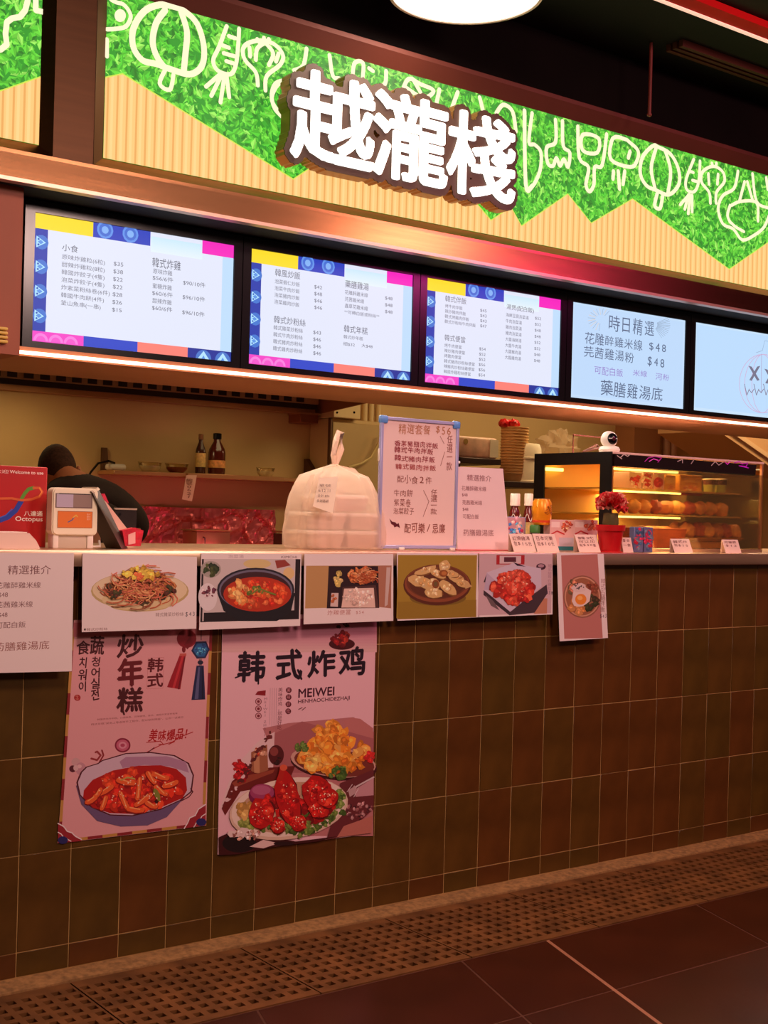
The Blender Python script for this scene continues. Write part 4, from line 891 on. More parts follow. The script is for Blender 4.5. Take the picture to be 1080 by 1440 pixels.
# red payment sign
Y = .17
t = thing('payment_sign', 'red payment acceptance board with a coloured ribbon loop logo at the counter left end', 'sign', (PX(30, Y), Y, ZC))
x0, x1 = PX(-40, Y), P(66, 700, Y).x
mb = MB(); mb.box((x0, Y, ZC), (x1, Y + .012, PZ(60, 657, Y)), .002, 1); mb.build('board', REDCARD, t)
A = Art(Y - .0005, 0, 480, 3.6)
A.text('歡迎', -30, 648, 44, 666, (250, 220, 210)); A.text('Welcome to use', 50, 652, 220, 668, (250, 220, 210), .03)
A.stroke([(0, 905), (40, 890), (80, 855), (110, 805)], 26, (34, 60, 170)); A.stroke([(0, 892), (30, 880), (60, 850)], 5, (60, 100, 210))
A.stroke([(108, 800), (125, 770), (145, 748), (170, 742)], 18, (90, 150, 40)); A.stroke([(170, 742), (200, 742), (214, 762), (200, 785), (160, 800), (110, 805), (60, 795), (0, 796)], 12, (214, 92, 34)); A.stroke([(200, 742), (212, 762), (198, 784)], 5, (240, 140, 60))
A.text('八達通', 122, 858, 216, 884, (250, 236, 226), .02); A.text('Octopus', 78, 886, 216, 916, (250, 236, 226), .02)
A.build('printed_face', PR, t)

# white tray in the corner
t = thing('white_tray', 'low pale rounded plastic tray at the far left front of the counter', 'tray', (PX(20, .06), .06, ZC))
mb = MB(); Y = .05; xa, xb = PX(-60, Y), PX(57, Y); zt_ = PZ(40, 750, Y)
mb.prism([(xa, Y, ZC), (xb, Y, ZC), (xb - .012, Y, zt_ - .018), (xb - .03, Y, zt_), (xa, Y, zt_)], (0, .09, 0)); mb.build('body', mat('tray_white', (238, 206, 190), .4), t)
mb = MB(); mb.box((xa, Y + .005, zt_), (xb - .034, Y + .085, zt_ + .003), .001, 1); mb.build('lid', mat('tray_lid', (246, 220, 205), .35), t)

# card reader
Y = .09
t = thing('card_reader', 'cream contactless card reader with an orange tap panel beside the red sign', 'card reader', (PX(104, Y), Y + .03, ZC))
xa, xb = P(73, 720, Y).x, P(137, 720, Y).x; z0 = PZ(100, 753, Y); z1 = PZ(100, 686, Y)
def rrect(xa, xb, z0, z1, r, Y, n=6):
    pts = []
    for cx, cz, a in ((xb - r, z1 - r, 0), (xa + r, z1 - r, PI / 2), (xa + r, z0 + r, PI), (xb - r, z0 + r, 1.5 * PI)):
        for i in range(n + 1): pts.append((cx + r * math.cos(a + i * PI / 2 / n), Y, cz + r * math.sin(a + i * PI / 2 / n)))
    return pts
mb = MB(); mb.prism(rrect(xa, xb, z0, z1, .014, Y), (0, .035, 0)); mb.prism(rrect(xa + .003, xb - .003, z0 + .003, z1 - .003, .012, Y - .004), (0, .004, 0)); mb.build('housing', YELLOWISH, t)
mb = MB(); mb.box((xa + .006, Y + .002, ZC), (xa + .022, Y + .04, z0 + .003), .003); mb.build('foot', WHITEP, t)
mb = MB(); mb.box((xb - .026, Y + .002, ZC), (xb - .008, Y + .04, z0 + .003), .003); mb.build('foot', WHITEP, t)
mb = MB(); mb.box((xa + .022, Y + .006, ZC), (xb - .026, Y + .036, z0 + .002), .002); mb.build('base', mat('reader_base', (206, 190, 168), .4), t)
A = Art(Y - .0045, 0, 480, 3.6); A.rect(282, 768, 468, 842, (120, 96, 90)); A.rect(288, 772, 372, 838, (190, 176, 196)); A.rect(372, 774, 462, 838, (150, 126, 116)); A.rect(300, 768, 455, 773, (60, 46, 44))
A.rect(292, 858, 468, 944, (170, 96, 50)); A.rect(295, 861, 465, 941, (232, 122, 44)); A.stroke([(345, 915), (365, 905), (375, 890)], 5, (60, 90, 150)); A.stroke([(370, 892), (385, 880), (392, 888)], 5, (230, 190, 80))
for yy in (872, 884, 896): A.text('拍卡', 440, yy, 458, yy + 9, (250, 220, 190))
A.build('printed_face', PR, t)
mb = MB(); mb.tube([(xb - .012, Y + .01, ZC + .004), (xb + .01, Y + .0, ZC + .006), (xb + .016, Y + .02, ZC + .02)], .0035, 6); mb.build('cable', WHITEP, t)

# tablet leaning, card holder, phone, ribbon pouch
Y = .16
t = thing('tablet_stand', 'dark tablet leaning back in its stand, just right of the card reader', 'tablet', (PX(150, Y), Y, ZC))
a, b, c, d = P(112, 692, Y), P(127, 686, Y), P(180, 767, Y - .05), P(160, 769, Y - .05)
mb = MB(); mb.prism([(a.x, Y + .02, a.z), (b.x, Y + .05, b.z), (c.x, Y + .05, ZC), (d.x, Y, ZC)], (0, -.10, 0)); mb.build('tablet', mat('dark_tablet', (60, 40, 36), .35), t)
mb = MB(); mb.prism([(a.x - .003, Y + .02, a.z + .002), (b.x, Y + .05, b.z + .002), (b.x + .006, Y + .05, b.z - .004), (a.x + .006, Y + .02, a.z - .004)], (0, -.10, 0)); mb.build('edge', mat('grey_edge', (160, 130, 110), .35, .4), t)
Y = .30
t = thing('leaflet_holder', 'pink and cream folded leaflet with a red peak behind the leaning tablet', 'leaflet', (PX(160, Y), Y, ZC))
a, b, c = P(146, 699, Y), P(180, 745, Y), P(190, 766, Y)
mb = MB(); mb.prism([(a.x - .004, Y, a.z), (b.x, Y, b.z), (c.x, Y, ZC), (P(168, 766, Y).x, Y, ZC)], (0, .03, 0)); mb.build('leaf', mat('leaflet_cream', (226, 176, 160), .5), t)
mb = MB(); mb.prism([(a.x - .006, Y - .001, a.z - .004), (a.x + .002, Y - .001, a.z + .010), (a.x + .016, Y - .001, a.z - .018)], (0, .031, 0)); mb.build('peak', mat('leaflet_red', (206, 40, 70), .5), t)
Y = .42
t = thing('phone', 'black mobile phone propped upright behind the red pouch', 'phone', (PX(178, Y), Y, ZC))
xa, xb, z0, z1 = P(162, 730, Y).x, P(192, 730, Y).x, PZ(178, 743, Y), PZ(178, 715, Y)
mb = MB(); mb.prism(rrect(xa, xb, z0, z1, .006, Y), (0, .009, 0)); mb.build('body', mat('phone_body', (34, 26, 26), .25), t)
mb = MB(); mb.prism(rrect(xa - .001, xb + .001, z1 - .004, z1 + .001, .002, Y - .001), (0, .011, 0)); mb.build('rim', mat('phone_rim', (190, 165, 145), .3, .5), t)
mb = MB(); mb.lathe((xa + .014, Y, z1 - .018), [(.004, 0), (.004, .002)], 10, (0, -1, 0)); mb.build('lens', BLACK, t)
mb = MB(); mb.box(((xa + xb) / 2 - .012, Y + .009, ZC), ((xa + xb) / 2 + .012, Y + .02, z1 - .02)); mb.build('stand', mat('phone_stand', (60, 44, 40), .4), t)
Y = .10
t = thing('red_pouch', 'small crumpled red and pink paper pouch beside the leaning tablet', 'pouch', (PX(187, Y), Y, ZC))
mb = MB(); a = [P(172, 746, Y), P(190, 742, Y), P(202, 746, Y), P(198, 768, Y), P(176, 768, Y)]
mb.prism([(p.x, Y, max(p.z, ZC)) for p in a], (0, .025, 0)); mb.build('body', mat('pouch_red', (206, 26, 52), .45, 0, 60, .3, .5), t)
mb = MB(); a = [P(180, 752, Y), P(190, 748, Y), P(190, 764, Y), P(180, 766, Y)]; mb.prism([(p.x, Y - .002, p.z) for p in a], (0, .002, 0)); mb.build('patch', mat('pouch_pink', (240, 176, 170), .5), t)

# plastic carrier bag with boxes
FILM = film_mat('bag_film', (252, 228, 208), .46)
Yb = .19; bx0, bx1 = PX(424, Yb - .06), PX(547, Yb - .06); bcx = (bx0 + bx1) / 2; bw = (bx1 - bx0) / 2
t = thing('carrier_bag', 'translucent white plastic carrier bag tied at the top and full of takeaway boxes', 'bag', (bcx, Yb, ZC))
H1 = PZ(490, 655, Yb) - ZC
prof = [(0, .93), (.04, 1.0), (.2, 1.0), (.42, .95), (.62, .86), (.78, .74), (.86, .66), (.93, .36), (.98, .12), (1.0, .05)]
vs = []; fs = []; N = 96
for j, (h, k) in enumerate([(0, 0)] + prof):
    for i in range(N):
        th = 2 * PI * i / N; c_, s_ = math.cos(th), math.sin(th); e = .62
        ux = math.copysign(abs(c_) ** e, c_); uy = math.copysign(abs(s_) ** e, s_)
        fold = 1 + (.022 + .05 * max(0, h - .5)) * math.sin(th * 17 + 2 * noise.noise(Vector((c_ * 2, s_ * 2, h * 2)))) * (1 if j > 1 else .4) + .05 * noise.noise(Vector((c_ * 3, s_ * 3, h * 4)))
        kk = k * fold
        vs.append((bcx + bw * ux * kk - .012 * h, Yb + .095 * uy * kk, ZC + .001 + H1 * h + .006 * noise.noise(Vector((c_ * 2, s_ * 2, 7)))* (h > .05)))
for j in range(len(prof)):
    for i in range(N): l = (i + 1) % N; fs.append((j * N + i, j * N + l, (j + 1) * N + l, (j + 1) * N + i))
mb = MB(); mb.add(vs, fs, True); mb.build('film', FILM, t)
mb = MB(); kz = ZC + H1; kx = bcx - .012
lp = [(kx, Yb, kz - .004), (kx - .004, Yb, kz + .03), (kx + .004, Yb, kz + .075), (kx + .014, Yb, kz + .105), (kx + .024, Yb, kz + .10), (kx + .024, Yb, kz + .05), (kx + .008, Yb, kz)]
mb.tube(lp, [.006, .009, .010, .008, .010, .011, .006], 10); mb.build('handle_loop', film_mat('bag_handle_film', (252, 226, 206), .12), t)
for sgn in (-1, 1):
    mb = MB(); mb.prism([(kx, Yb - .01, kz), (kx + sgn * .06, Yb - .03, kz - .01), (kx + sgn * .075, Yb - .05, kz - .04), (kx + sgn * .01, Yb - .012, kz - .012)], (0, .003, .001)); mb.build('gathered_flap', FILM, t)
a, b, c, d = P(449, 672, Yb - .10), P(476, 670, Yb - .10), P(468, 722, Yb - .115), P(440, 712, Yb - .115)
mb = MB(); mb.prism([tuple(p) for p in (a, b, c, d)], (0, .0008, 0)); mb.build('receipt', mat('receipt_paper', (246, 224, 196), .6), t)
A = Art(Yb - .1165, 240, 540, 3.6)
for i, s_ in enumerate(['單號', '6/12 11', '合計 $96', '多謝惠顧']):
    A.text(s_, 742 - i * 4 + 10, 505 + i * 26, 812 - i * 4, 520 + i * 26, (110, 70, 60))
A.build('receipt_print', PR, t)
BOXM = mat('takeaway_box_white', (222, 190, 170), .45)
bz = ZC + .006
for q, (dx, dy, w_, h_) in enumerate([(-.072, 0, .12, .052), (.066, 0, .13, .052), (-.066, .003, .125, .05), (.068, -.002, .12, .05), (-.01, 0, .17, .05)]):
    z = bz + (0 if q < 2 else .057 if q < 4 else .112)
    tb = thing('takeaway_box', ['white takeaway box at the lower left inside the tied carrier bag', 'white takeaway box at the lower right inside the tied carrier bag', 'white takeaway box in the middle layer at left inside the carrier bag', 'white takeaway box in the middle layer at right inside the carrier bag', 'white takeaway box on top of the others inside the carrier bag'][q], 'box', (bcx + dx, Yb + dy, z), 'takeaway boxes in the carrier bag')
    X_, Y_ = bcx + dx, Yb + dy
    mb = MB(); vs = []
    for zz_, k in ((0, .86), (h_ * .72, 1)): vs += [(X_ + sx * w_ / 2 * k, Y_ + sy * .065 * k, z + zz_) for sx, sy in ((-1, -1), (1, -1), (1, 1), (-1, 1))]
    mb.add(vs, [(3, 2, 1, 0), (4, 5, 6, 7)] + [(i, (i + 1) % 4, 4 + (i + 1) % 4, 4 + i) for i in range(4)]); mb.build('container', BOXM, tb)
    mb = MB(); mb.box((X_ - w_ / 2 - .002, Y_ - .067, z + h_ * .72), (X_ + w_ / 2 + .002, Y_ + .067, z + h_), .004, 1); mb.build('lid', mat('takeaway_lid', (255, 240, 222), .3), tb)

# whiteboard
Y = .12
tl_, tr_, br_, bl_ = P(536, 587, Y), P(646, 592, Y), P(642, 771, Y), P(541, 771, Y)
t = thing('whiteboard', 'small whiteboard with blue corners and handwritten set menu standing on the counter', 'whiteboard', ((bl_.x + br_.x) / 2, Y, ZC))
FRM = mat('whiteboard_frame', (176, 172, 214), .35, .2); zb2 = ZC + .004
xl, xr, zt2 = tl_.x, tr_.x, (tl_.z + tr_.z) / 2; f_ = .011
mb = MB(); mb.box((xl + f_, Y + .002, zb2 + f_), (xr - f_, Y + .008, zt2 - f_)); mb.build('board', mat('whiteboard_face', (238, 206, 200), .3, coat=.3), t)
for a, b in (((xl, zt2 - f_), (xr, zt2)), ((xl, zb2), (xr, zb2 + f_)), ((xl, zb2 + f_), (xl + f_, zt2 - f_)), ((xr - f_, zb2 + f_), (xr, zt2 - f_))):
    mb = MB(); mb.box((a[0], Y - .003, a[1]), (b[0], Y + .010, b[1]), .002, 1); mb.build('frame_bar', FRM, t)
CB = mat('blue_corner_cap', (96, 150, 220), .35)
for cx, cz in ((xl, zt2), (xr, zt2)):
    s_ = 1 if cx == xl else -1
    mb = MB(); mb.box((cx - s_ * .003, Y - .005, cz + .003), (cx + s_ * .026, Y + .012, cz - .022), .005, 2); mb.build('corner_cap', CB, t)
for cx in (xl + .08, xr - .03): mb = MB(); mb.box((cx, Y - .008, ZC), (cx + .022, Y + .014, ZC + .009), .002, 1); mb.build('foot', WHITEP, t)
mb = MB(); mb.box((xl - .006, Y + .0, PZ(537, 640, Y) - .02), (xl, Y + .006, PZ(537, 640, Y) + .02), .002, 1); mb.build('clip', WHITEP, t)
mb = MB(); mb.box((xr, Y + .0, PZ(645, 650, Y) - .004), (xr + .010, Y + .006, PZ(645, 650, Y) + .004), .002, 1); mb.build('clip', WHITEP, t)
A = Art(Y + .0015, 500, 570, 4.5, seed=12); O1 = (176, 110, 60); R1 = (150, 44, 52); R2 = (166, 62, 58); K1 = (140, 70, 56)
A.hand('精選套餐', 272, 112, 478, 178, O1, .1); A.hand('$56', 505, 122, 610, 186, O1, .1)
for s_, x0_, y0_, x1_, c_ in (('香茅豬頸肉拌飯', 246, 218, 524, R1), ('韓式牛肉拌飯', 244, 258, 494, R1), ('韓式豬肉拌飯', 246, 312, 505, R1), ('韓式雞肉拌飯', 252, 366, 510, R2)): A.hand(s_, x0_, y0_, x1_, y0_ + 40, c_, .12, .012)
A.stroke([(535, 195), (560, 242)], 3, K1); A.stroke([(564, 296), (538, 382)], 3, K1)
A.hand('任選一款', 578, 188, 618, 412, K1, .1, 0, True)
A.hand('配小食2件', 262, 440, 486, 492, K1, .12)
A.hand('牛肉餅', 240, 530, 364, 576, K1, .1); A.hand('紫菜卷', 242, 588, 352, 638, K1, .1); A.hand('泡菜餃子', 238, 646, 372, 690, K1, .1)
A.stroke([(430, 538), (464, 608), (428, 704)], 3, K1); A.hand('任選一款', 476, 530, 520, 690, K1, .1, 0, True)
A.hand('配可樂/忌廉', 308, 742, 570, 806, K1, .12, .008)
A.poly([(214, 716), (232, 736), (252, 740), (262, 752), (272, 744), (282, 776), (262, 766), (246, 772), (240, 758), (226, 752)], (90, 16, 30))
A.build('handwriting', PR, t)

# paper notice in a stand beside the whiteboard
Y = .11
t = thing('standing_notice', 'white printed notice standing upright right of the whiteboard', 'notice', (PX(680, Y), Y, ZC))
a, b = P(646, 656, Y), P(713, 659, Y); xr = P(719, 720, Y).x; xl = P(645, 720, Y).x
mb = MB(); mb.prism([(xl, Y, ZC), (xr, Y, ZC), (b.x, Y + .02, b.z), (a.x, Y + .02, a.z)], (0, .002, 0)); mb.build('sheet', mat('notice_sheet', (236, 206, 206), .35, coat=.3), t)
mb = MB(); mb.box((xl - .004, Y - .02, ZC), (xr + .01, Y + .05, ZC + .004), .001, 1); mb.build('base', mat('notice_base_pink', (214, 90, 90), .35), t)
mb = MB(); mb.prism([(xl + .02, Y + .002, ZC), (xr - .02, Y + .002, ZC), (xr - .02, Y + .022, ZC + .15), (xl + .02, Y + .022, ZC + .15)], (0, .03, -.02)); mb.build('back_rest', WHITEP, t)
A = Art(Y - .0006, 500, 570, 4.5)
def tilt(m, Y0):   # lean the print with the sheet
    for q, v in enumerate(m.v): m.v[q] = (v[0], v[1] + .02 * (v[2] - ZC) / (a.z - ZC), v[2])
for s_, x0_, y0_, x1_, h_ in (('精選推介', 728, 436, 882, 40), ('花雕醉雞米線', 690, 508, 846, 30), ('$48', 690, 556, 726, 22), ('芫茜雞米線', 690, 598, 815, 30), ('$48', 690, 648, 726, 22), ('可配白飯', 690, 688, 790, 30), ('药膳雞湯底', 688, 784, 880, 42)): A.text(s_, x0_, y0_, x1_, y0_ + h_, (150, 96, 100))
tilt(A.mb, Y); A.build('print', PR, t)

# bottles, can, boxes
def bottle(x, Y, label, w=.017, liquid=(96, 20, 16)):
    X = PX(x, Y, 720); z = ZC; zt = PZ(x, 694, Y)
    h = zt - z
    t = thing('sauce_bottle', label, 'bottle', (X, Y, z))
    mb = MB(); mb.lathe((X, Y, z), [(w, 0), (w, h * .55), (w * .8, h * .68), (w * .62, h * .74), (w * .62, h * .78)], 18); mb.build('body', mat('sauce_red', liquid, .2, coat=.4), t)
    mb = MB(); mb.lathe((X, Y, z + h * .78), [(w * .8, 0), (w * .8, h * .2), (w * .7, h * .22)], 18); mb.build('cap', mat('bottle_cap_white', (245, 220, 205), .4), t)
    mb = MB(); mb.lathe((X, Y, z), [(w * 1.02, h * .16), (w * 1.02, h * .48)], 18, caps=False); mb.build('label_band', mat('bottle_label_olive', (190, 160, 96), .5, 0, 90, .4), t)
    mb = MB(); pts = [(X + w * 1.04 * math.sin(a), Y - w * 1.04 * math.cos(a), z + h * (.56 + .07 * math.sin(a * 5))) for a in np.linspace(-1.3, 1.3, 16)]; mb.tube(pts, .0012, 5); mb.build('label_trim', WHITEP, t)
bottle(724, .30, 'dark sauce bottle with a white cap beside the standing notice', .0225)
bottle(743, .33, 'dark sauce bottle with a white cap partly behind the yellow can', .0195)
# patterned box
Y = .20
def carton(name, label, cat, x0, x1, y0, Y, depth, base, art, part='box_body', group=None, z=ZC):
    xa, xb, zt = P(x0, 755, Y).x, P(x1, 755, Y).x, PZ((x0 + x1) / 2, y0, Y)
    t = thing(name, label, cat, ((xa + xb) / 2, Y + depth / 2, z), group)
    mb = MB(); mb.box((xa, Y, z), (xb, Y + depth, zt), .0015, 1); mb.build(part, base, t)
    if art: A = Art(Y - .0005, 690, 580, 5.143, seed=int(x0)); art(A); A.build('printed_face', PR, t)
    return t
MULTI = [(60, 120, 190), (206, 40, 90), (226, 170, 190), (90, 170, 210), (170, 30, 60), (236, 200, 190)]
def ax(A): A.rect(118, 757, 245, 985, (200, 150, 160)); A.pile(180, 870, 56, 112, MULTI, 70, 15)
carton('snack_box', 'blue and pink patterned snack box between the notice and the price cards', 'box', 713, 739, 727, .19, .05, mat('snack_box_blue', (120, 140, 190), .45), ax)
# yellow can on a green tin
def can(x, Y, ytop, ybot, w, label, z0):
    X = PX(x, Y, 720); z1 = PZ(x, ytop, Y); h = z1 - z0
    t = thing('drink_can', label, 'can', (X, Y, z0))
    mb = MB(); mb.lathe((X, Y, z0), [(w * .8, 0), (w, .008), (w, h - .012), (w * .82, h - .003), (w * .8, h)], 24); mb.build('body', mat('can_orange', (246, 150, 26), .3, .2, 14, .1), t)
    mb = MB(); mb.lathe((X, Y, z0 + h), [(w * .8, 0), (w * .8, .002), (w * .7, .001)], 24); mb.build('lid', mat('can_lid', (220, 190, 150), .3, .8), t)
    mb = MB(); mb.lathe((X, Y, z0), [(w * 1.01, .008), (w * 1.01, .016)], 24); mb.build('base_band', mat('can_red', (214, 70, 30), .35), t)
    mb = MB()
    for q in range(5): mb.tube([(X + w * 1.02 * math.sin(a), Y - w * 1.02 * math.cos(a), z0 + h * (.45 + .07 * q) + .004 * math.sin(a * 9 + q)) for a in np.linspace(-.5 + .1 * q, .9 - .08 * q, 8)], .0009, 4)
    mb.build('printed_swirl', mat('can_print', (150, 60, 20), .4), t)
zt_small = PZ(762, 738, .16)
for x, col, lb in ((752, (60, 110, 40), 'green capped jar under the yellow drink can'), (773, (230, 150, 60), 'small orange tub under the right side of the yellow drink can')):
    Y = .15 if x == 752 else .155; X = PX(x, Y, 750); t = thing('small_jar', lb, 'jar', (X, Y, ZC)); h = zt_small - ZC
    mb = MB(); mb.lathe((X, Y, ZC), [(.017, 0), (.0185, .01), (.0185, h * .6), (.016, h * .7)], 18); mb.build('body', mat('jar_dark_%d' % x, (70, 40, 26) if x == 752 else (196, 60, 40), .35), t)
    mb = MB(); mb.lathe((X, Y, ZC + h * .7), [(.0185, 0), (.0185, h * .22), (.014, h * .3)], 18); mb.build('cap', mat('jar_cap_%d' % x, col, .4), t)
can(762, .152, 702, 737, .0335, 'yellow and orange drink can standing on two small jars', zt_small)
def card(x0, x1, y0, Y, label, lines, lean=.012, k=(690, 580, 5.143)):
    xa, xb = P(x0, 770, Y).x, P(x1, 770, Y).x; zt = PZ((x0 + x1) / 2, y0, Y)
    sk = -(xb - xa) * .14
    t = thing('price_card', label, 'price card', ((xa + xb) / 2, Y, ZC), 'handwritten price cards on the counter')
    mb = MB(); mb.prism([(xa, Y, ZC), (xb, Y, ZC), (xb + sk, Y + lean, zt), (xa + sk, Y + lean, zt)], (0, .0008, 0)); mb.build('card_front', mat('card_paper', (240, 210, 196), .5), t)
    mb = MB(); mb.prism([(xa, Y + lean * 2 + .004, ZC), (xb, Y + lean * 2 + .004, ZC), (xb + sk, Y + lean + .001, zt), (xa + sk, Y + lean + .001, zt)], (0, .0008, 0)); mb.build('card_back', mat('card_paper', (240, 210, 196), .5), t)
    A = Art(Y - .0006, *k, seed=int(x0)); n = len(lines); w_ = (x1 - x0); hh = (771 - y0)
    for i, s_ in enumerate(lines):
        yy = y0 + hh * (.14 + .78 * i / n); A.hand(s_, (x0 + w_ * .1 - k[0]) * k[2], (yy - k[1]) * k[2], (x0 + w_ * .88 - k[0]) * k[2], (yy + hh * .62 / n - k[1]) * k[2], (120, 50, 50), .12)
    for q, v in enumerate(A.mb.v): f = (v[2] - ZC) / (zt - ZC); A.mb.v[q] = (v[0] + sk * f, v[1] + lean * f, v[2])
    A.build('handwriting', PR, t)
card(723, 755, 751, .030, 'white handwritten price card nearest the standing notice, under the jars', ['紅燒雞湯', '包$15元'])
card(756, 787, 751, .026, 'white handwritten price card in front of the teal edged snack cartons', ['日本可樂', '包$10元'])
card(815, 845, 752, .022, 'white handwritten price card leaning beside the red flower pot', ['韓式', '可以加', '配$40套'])
def ax2(A, ox):
    A.rect(430 + ox, 775, 600 + ox, 995, (226, 176, 170)); A.rect(440 + ox, 790, 500 + ox, 830, (240, 210, 205)); A.pile(545 + ox, 820, 42, 36, [(200, 96, 60), (176, 60, 44), (236, 190, 150)], 22, 13)
    A.rect(495 + ox, 905, 600 + ox, 995, (190, 176, 186)); A.rect(470 + ox, 968, 606 + ox, 998, (30, 120, 130)); A.stroke([(440 + ox, 880), (480 + ox, 858), (530 + ox, 880)], 10, (196, 40, 44))
carton('snack_carton', 'white and teal snack carton with a food picture, behind the second price card', 'carton', 778, 808, 731, .11, .05, mat('carton_white', (226, 190, 184), .45), lambda A: ax2(A, 0))
carton('snack_carton', 'white snack carton with a food picture just left of the flower pot', 'carton', 811, 838, 732, .13, .05, mat('carton_white', (226, 190, 184), .45), lambda A: ax2(A, 172))

# flower pot with carnation
Y = .022; X = PX(858, Y, 760); zr = PZ(858, 738, Y); w1 = half(858, 37, Y)
t = thing('flower_pot', 'red plastic pot holding a frilly pink and red carnation on the counter', 'potted flower', (X, Y, ZC))
h = zr - ZC
mb = MB(); mb.lathe((X, Y, ZC), [(w1 * .78, 0), (w1 * .98, h * .78), (w1 * 1.1, h * .78), (w1 * 1.14, h), (w1 * 1.0, h), (w1 * .95, h * .85), (0, h * .84)], 28); mb.build('pot', mat('pot_red', (190, 14, 22), .4), t)
mb = MB(); mb.lathe((X, Y, ZC), [(w1 * .98, 0), (w1 * .98, .004), (w1 * .8, .005)], 28); mb.build('saucer', mat('pot_red', (190, 14, 22), .4), t)
mb = MB(); zf = PZ(860, 722, Y); mb.lathe((X, Y, zr - .008), [(w1 * .5, 0), (w1 * .62, .012), (w1 * .55, zf - zr + .01)], 16); mb.build('calyx', mat('calyx_green', (96, 84, 44), .6, 0, 40, .3), t)
rr = random.Random(2); fz = PZ(862, 706, Y); R0 = w1 * 1.32
PM = [mat('petal_red', (220, 52, 58), .55), mat('petal_pink', (236, 140, 124), .55), mat('petal_cream', (238, 184, 160), .55)]
for k in range(70):
    lay_ = k / 70; a = k * 2.39996; e = -.25 + 1.6 * lay_ ** .8
    d = Vector((math.cos(a) * math.cos(e), math.sin(a) * math.cos(e), math.sin(e))).normalized()
    side = d.cross(Vector((0, 0, 1))); side = side.normalized() if side.length > .05 else Vector((1, 0, 0)); up_ = side.cross(d); c0 = Vector((X, Y, fz - .016)); vs = []; fs = []; nn = 9
    wd_ = R0 * rr.uniform(.42, .6); L_ = R0 * rr.uniform(.82, 1.08) * (1 - .12 * lay_)
    for i in range(nn):
        u = (i / (nn - 1) - .5) * 2; z_ = .14 * math.sin(i * 2.2 + k) * R0; arc = 1 - .22 * u * u
        vs += [tuple(c0 + d * (R0 * .1)), tuple(c0 + d * L_ * .62 * arc + side * u * wd_ * .6 + up_ * z_ * .35), tuple(c0 + d * L_ * arc * (1 + .07 * math.sin(i * 3.1 + k)) + side * u * wd_ + up_ * z_)]
    for i in range(nn - 1): a_ = 3 * i; fs += [(a_, a_ + 1, a_ + 4), (a_ + 1, a_ + 2, a_ + 5, a_ + 4)]
    mb = MB(); mb.add(vs, fs, True); mb.build('petal', PM[[0, 1, 0, 2, 1, 0, 0][k % 7]], t)

# ---------------------------------------------------------------- heated glass display case
GL = glass_mat('case_glass', (250, 246, 225), .10); CASE = mat('case_black', (16, 12, 12), .3)
cx0, cx1, cy0, cy1 = P(860, 700, .10).x, 4.31, .10, .50; z0, z1 = ZC, 1.448
t = thing('display_case', 'glass heated display case with black frame and warm lit shelves of snacks', 'display case', ((cx0 + cx1) / 2, .27, ZC))
mb = MB(); mb.box((cx0, cy0, z0), (cx1, cy1, z0 + .012), .001, 1); mb.build('base', STEEL, t)
mb = MB(); mb.box((cx0, cy0, z1 - .008), (cx1, cy1, z1), .001, 1); mb.build('roof', mat('case_top', (240, 200, 185), .5, .2), t)
mb = MB(); zf_ = z1 - .052; mb.prism([(cx0 + .012, cy0, z1 - .008), (cx0 + .012, cy0 + .004, zf_), (cx1 - .05, cy0 + .004, zf_ - .004), (cx1 - .05, cy0, z1 - .012)], (0, .012, 0)); mb.build('fascia', mat('case_fascia', (52, 36, 40), .15, .6), t)
A = Art(cy0 - .0006, 860, 600, 4.909, seed=4)  # magenta strokes are neon reflections painted onto the fascia
for pts, c_ in (([(230, 240), (255, 215), (300, 205), (345, 215), (320, 245)], (190, 40, 170)), ([(260, 240), (290, 222), (320, 232)], (240, 90, 220)), ([(785, 245), (800, 260), (820, 240)], (226, 60, 226)), ([(850, 250), (880, 240), (900, 258), (940, 250), (930, 275), (880, 270), (945, 285)], (200, 30, 226)), ([(60, 215), (85, 190), (110, 205), (130, 190)], (210, 190, 180)), ([(40, 200), (70, 222)], (200, 180, 170)), ([(455, 240), (490, 225), (490, 250)], (180, 160, 160)), ([(550, 255), (570, 225)], (180, 160, 160)), ([(690, 268), (715, 240), (740, 265), (770, 245)], (180, 160, 160))):
    A.stroke(pts, 6, c_)
A.build('painted_reflections', PR, t)
# black framed left side
fr = .040
for nm, a, b in (('side_rail', (cy0, z1 - .045), (cy1, z1)), ('side_stile', (cy0, z0), (cy0 + .055, z1 - .045)), ('side_stile', (cy1 - .055, z0), (cy1, z1 - .045)), ('side_rail', (cy0 + .055, z0), (cy1 - .055, z0 + .02))):
    mb = MB(); mb.box((cx0 - .006, a[0], a[1]), (cx0, b[0], b[1])); mb.build(nm, CASE, t)
mb = MB(); mb.box((cx0 - .003, cy0 + .055, z0 + .02), (cx0 - .0005, cy1 - .055, z1 - .045)); mb.build('side_pane', GL, t)
mb = MB(); mb.box((cx0, cy0, z0 + .012), (cx1, cy0 + .003, zf_)); mb.build('front_pane', GL, t)
mb = MB(); mb.box((cx1 - .003, cy0 + .003, z0 + .012), (cx1, cy1, z1 - .008)); mb.build('end_pane', GL, t)
ALM = mat('case_post', (205, 150, 115), .3, .6)
for xx in (cx1 - .012, ): mb = MB(); mb.box((xx, cy0 + .003, z0 + .012), (xx + .009, cy0 + .012, z1 - .008)); mb.build('corner_post', ALM, t)
mb = MB(); mb.box((cx0, cy0 + .003, z0 + .012), (cx0 + .010, cy0 + .012, zf_)); mb.build('corner_post', ALM, t)
mb = MB(); mb.box((cx0, cy1 - .006, z0 + .012), (cx1, cy1, z1 - .008)); mb.build('back_panel', mat('case_back', (226, 180, 96), .45), t)
LG = mat('case_lamp_glow', (255, 226, 130), .5, emit=4.5)
shz = [PZ(960, 697, .12) - .006, PZ(960, 730, .12) - .004]
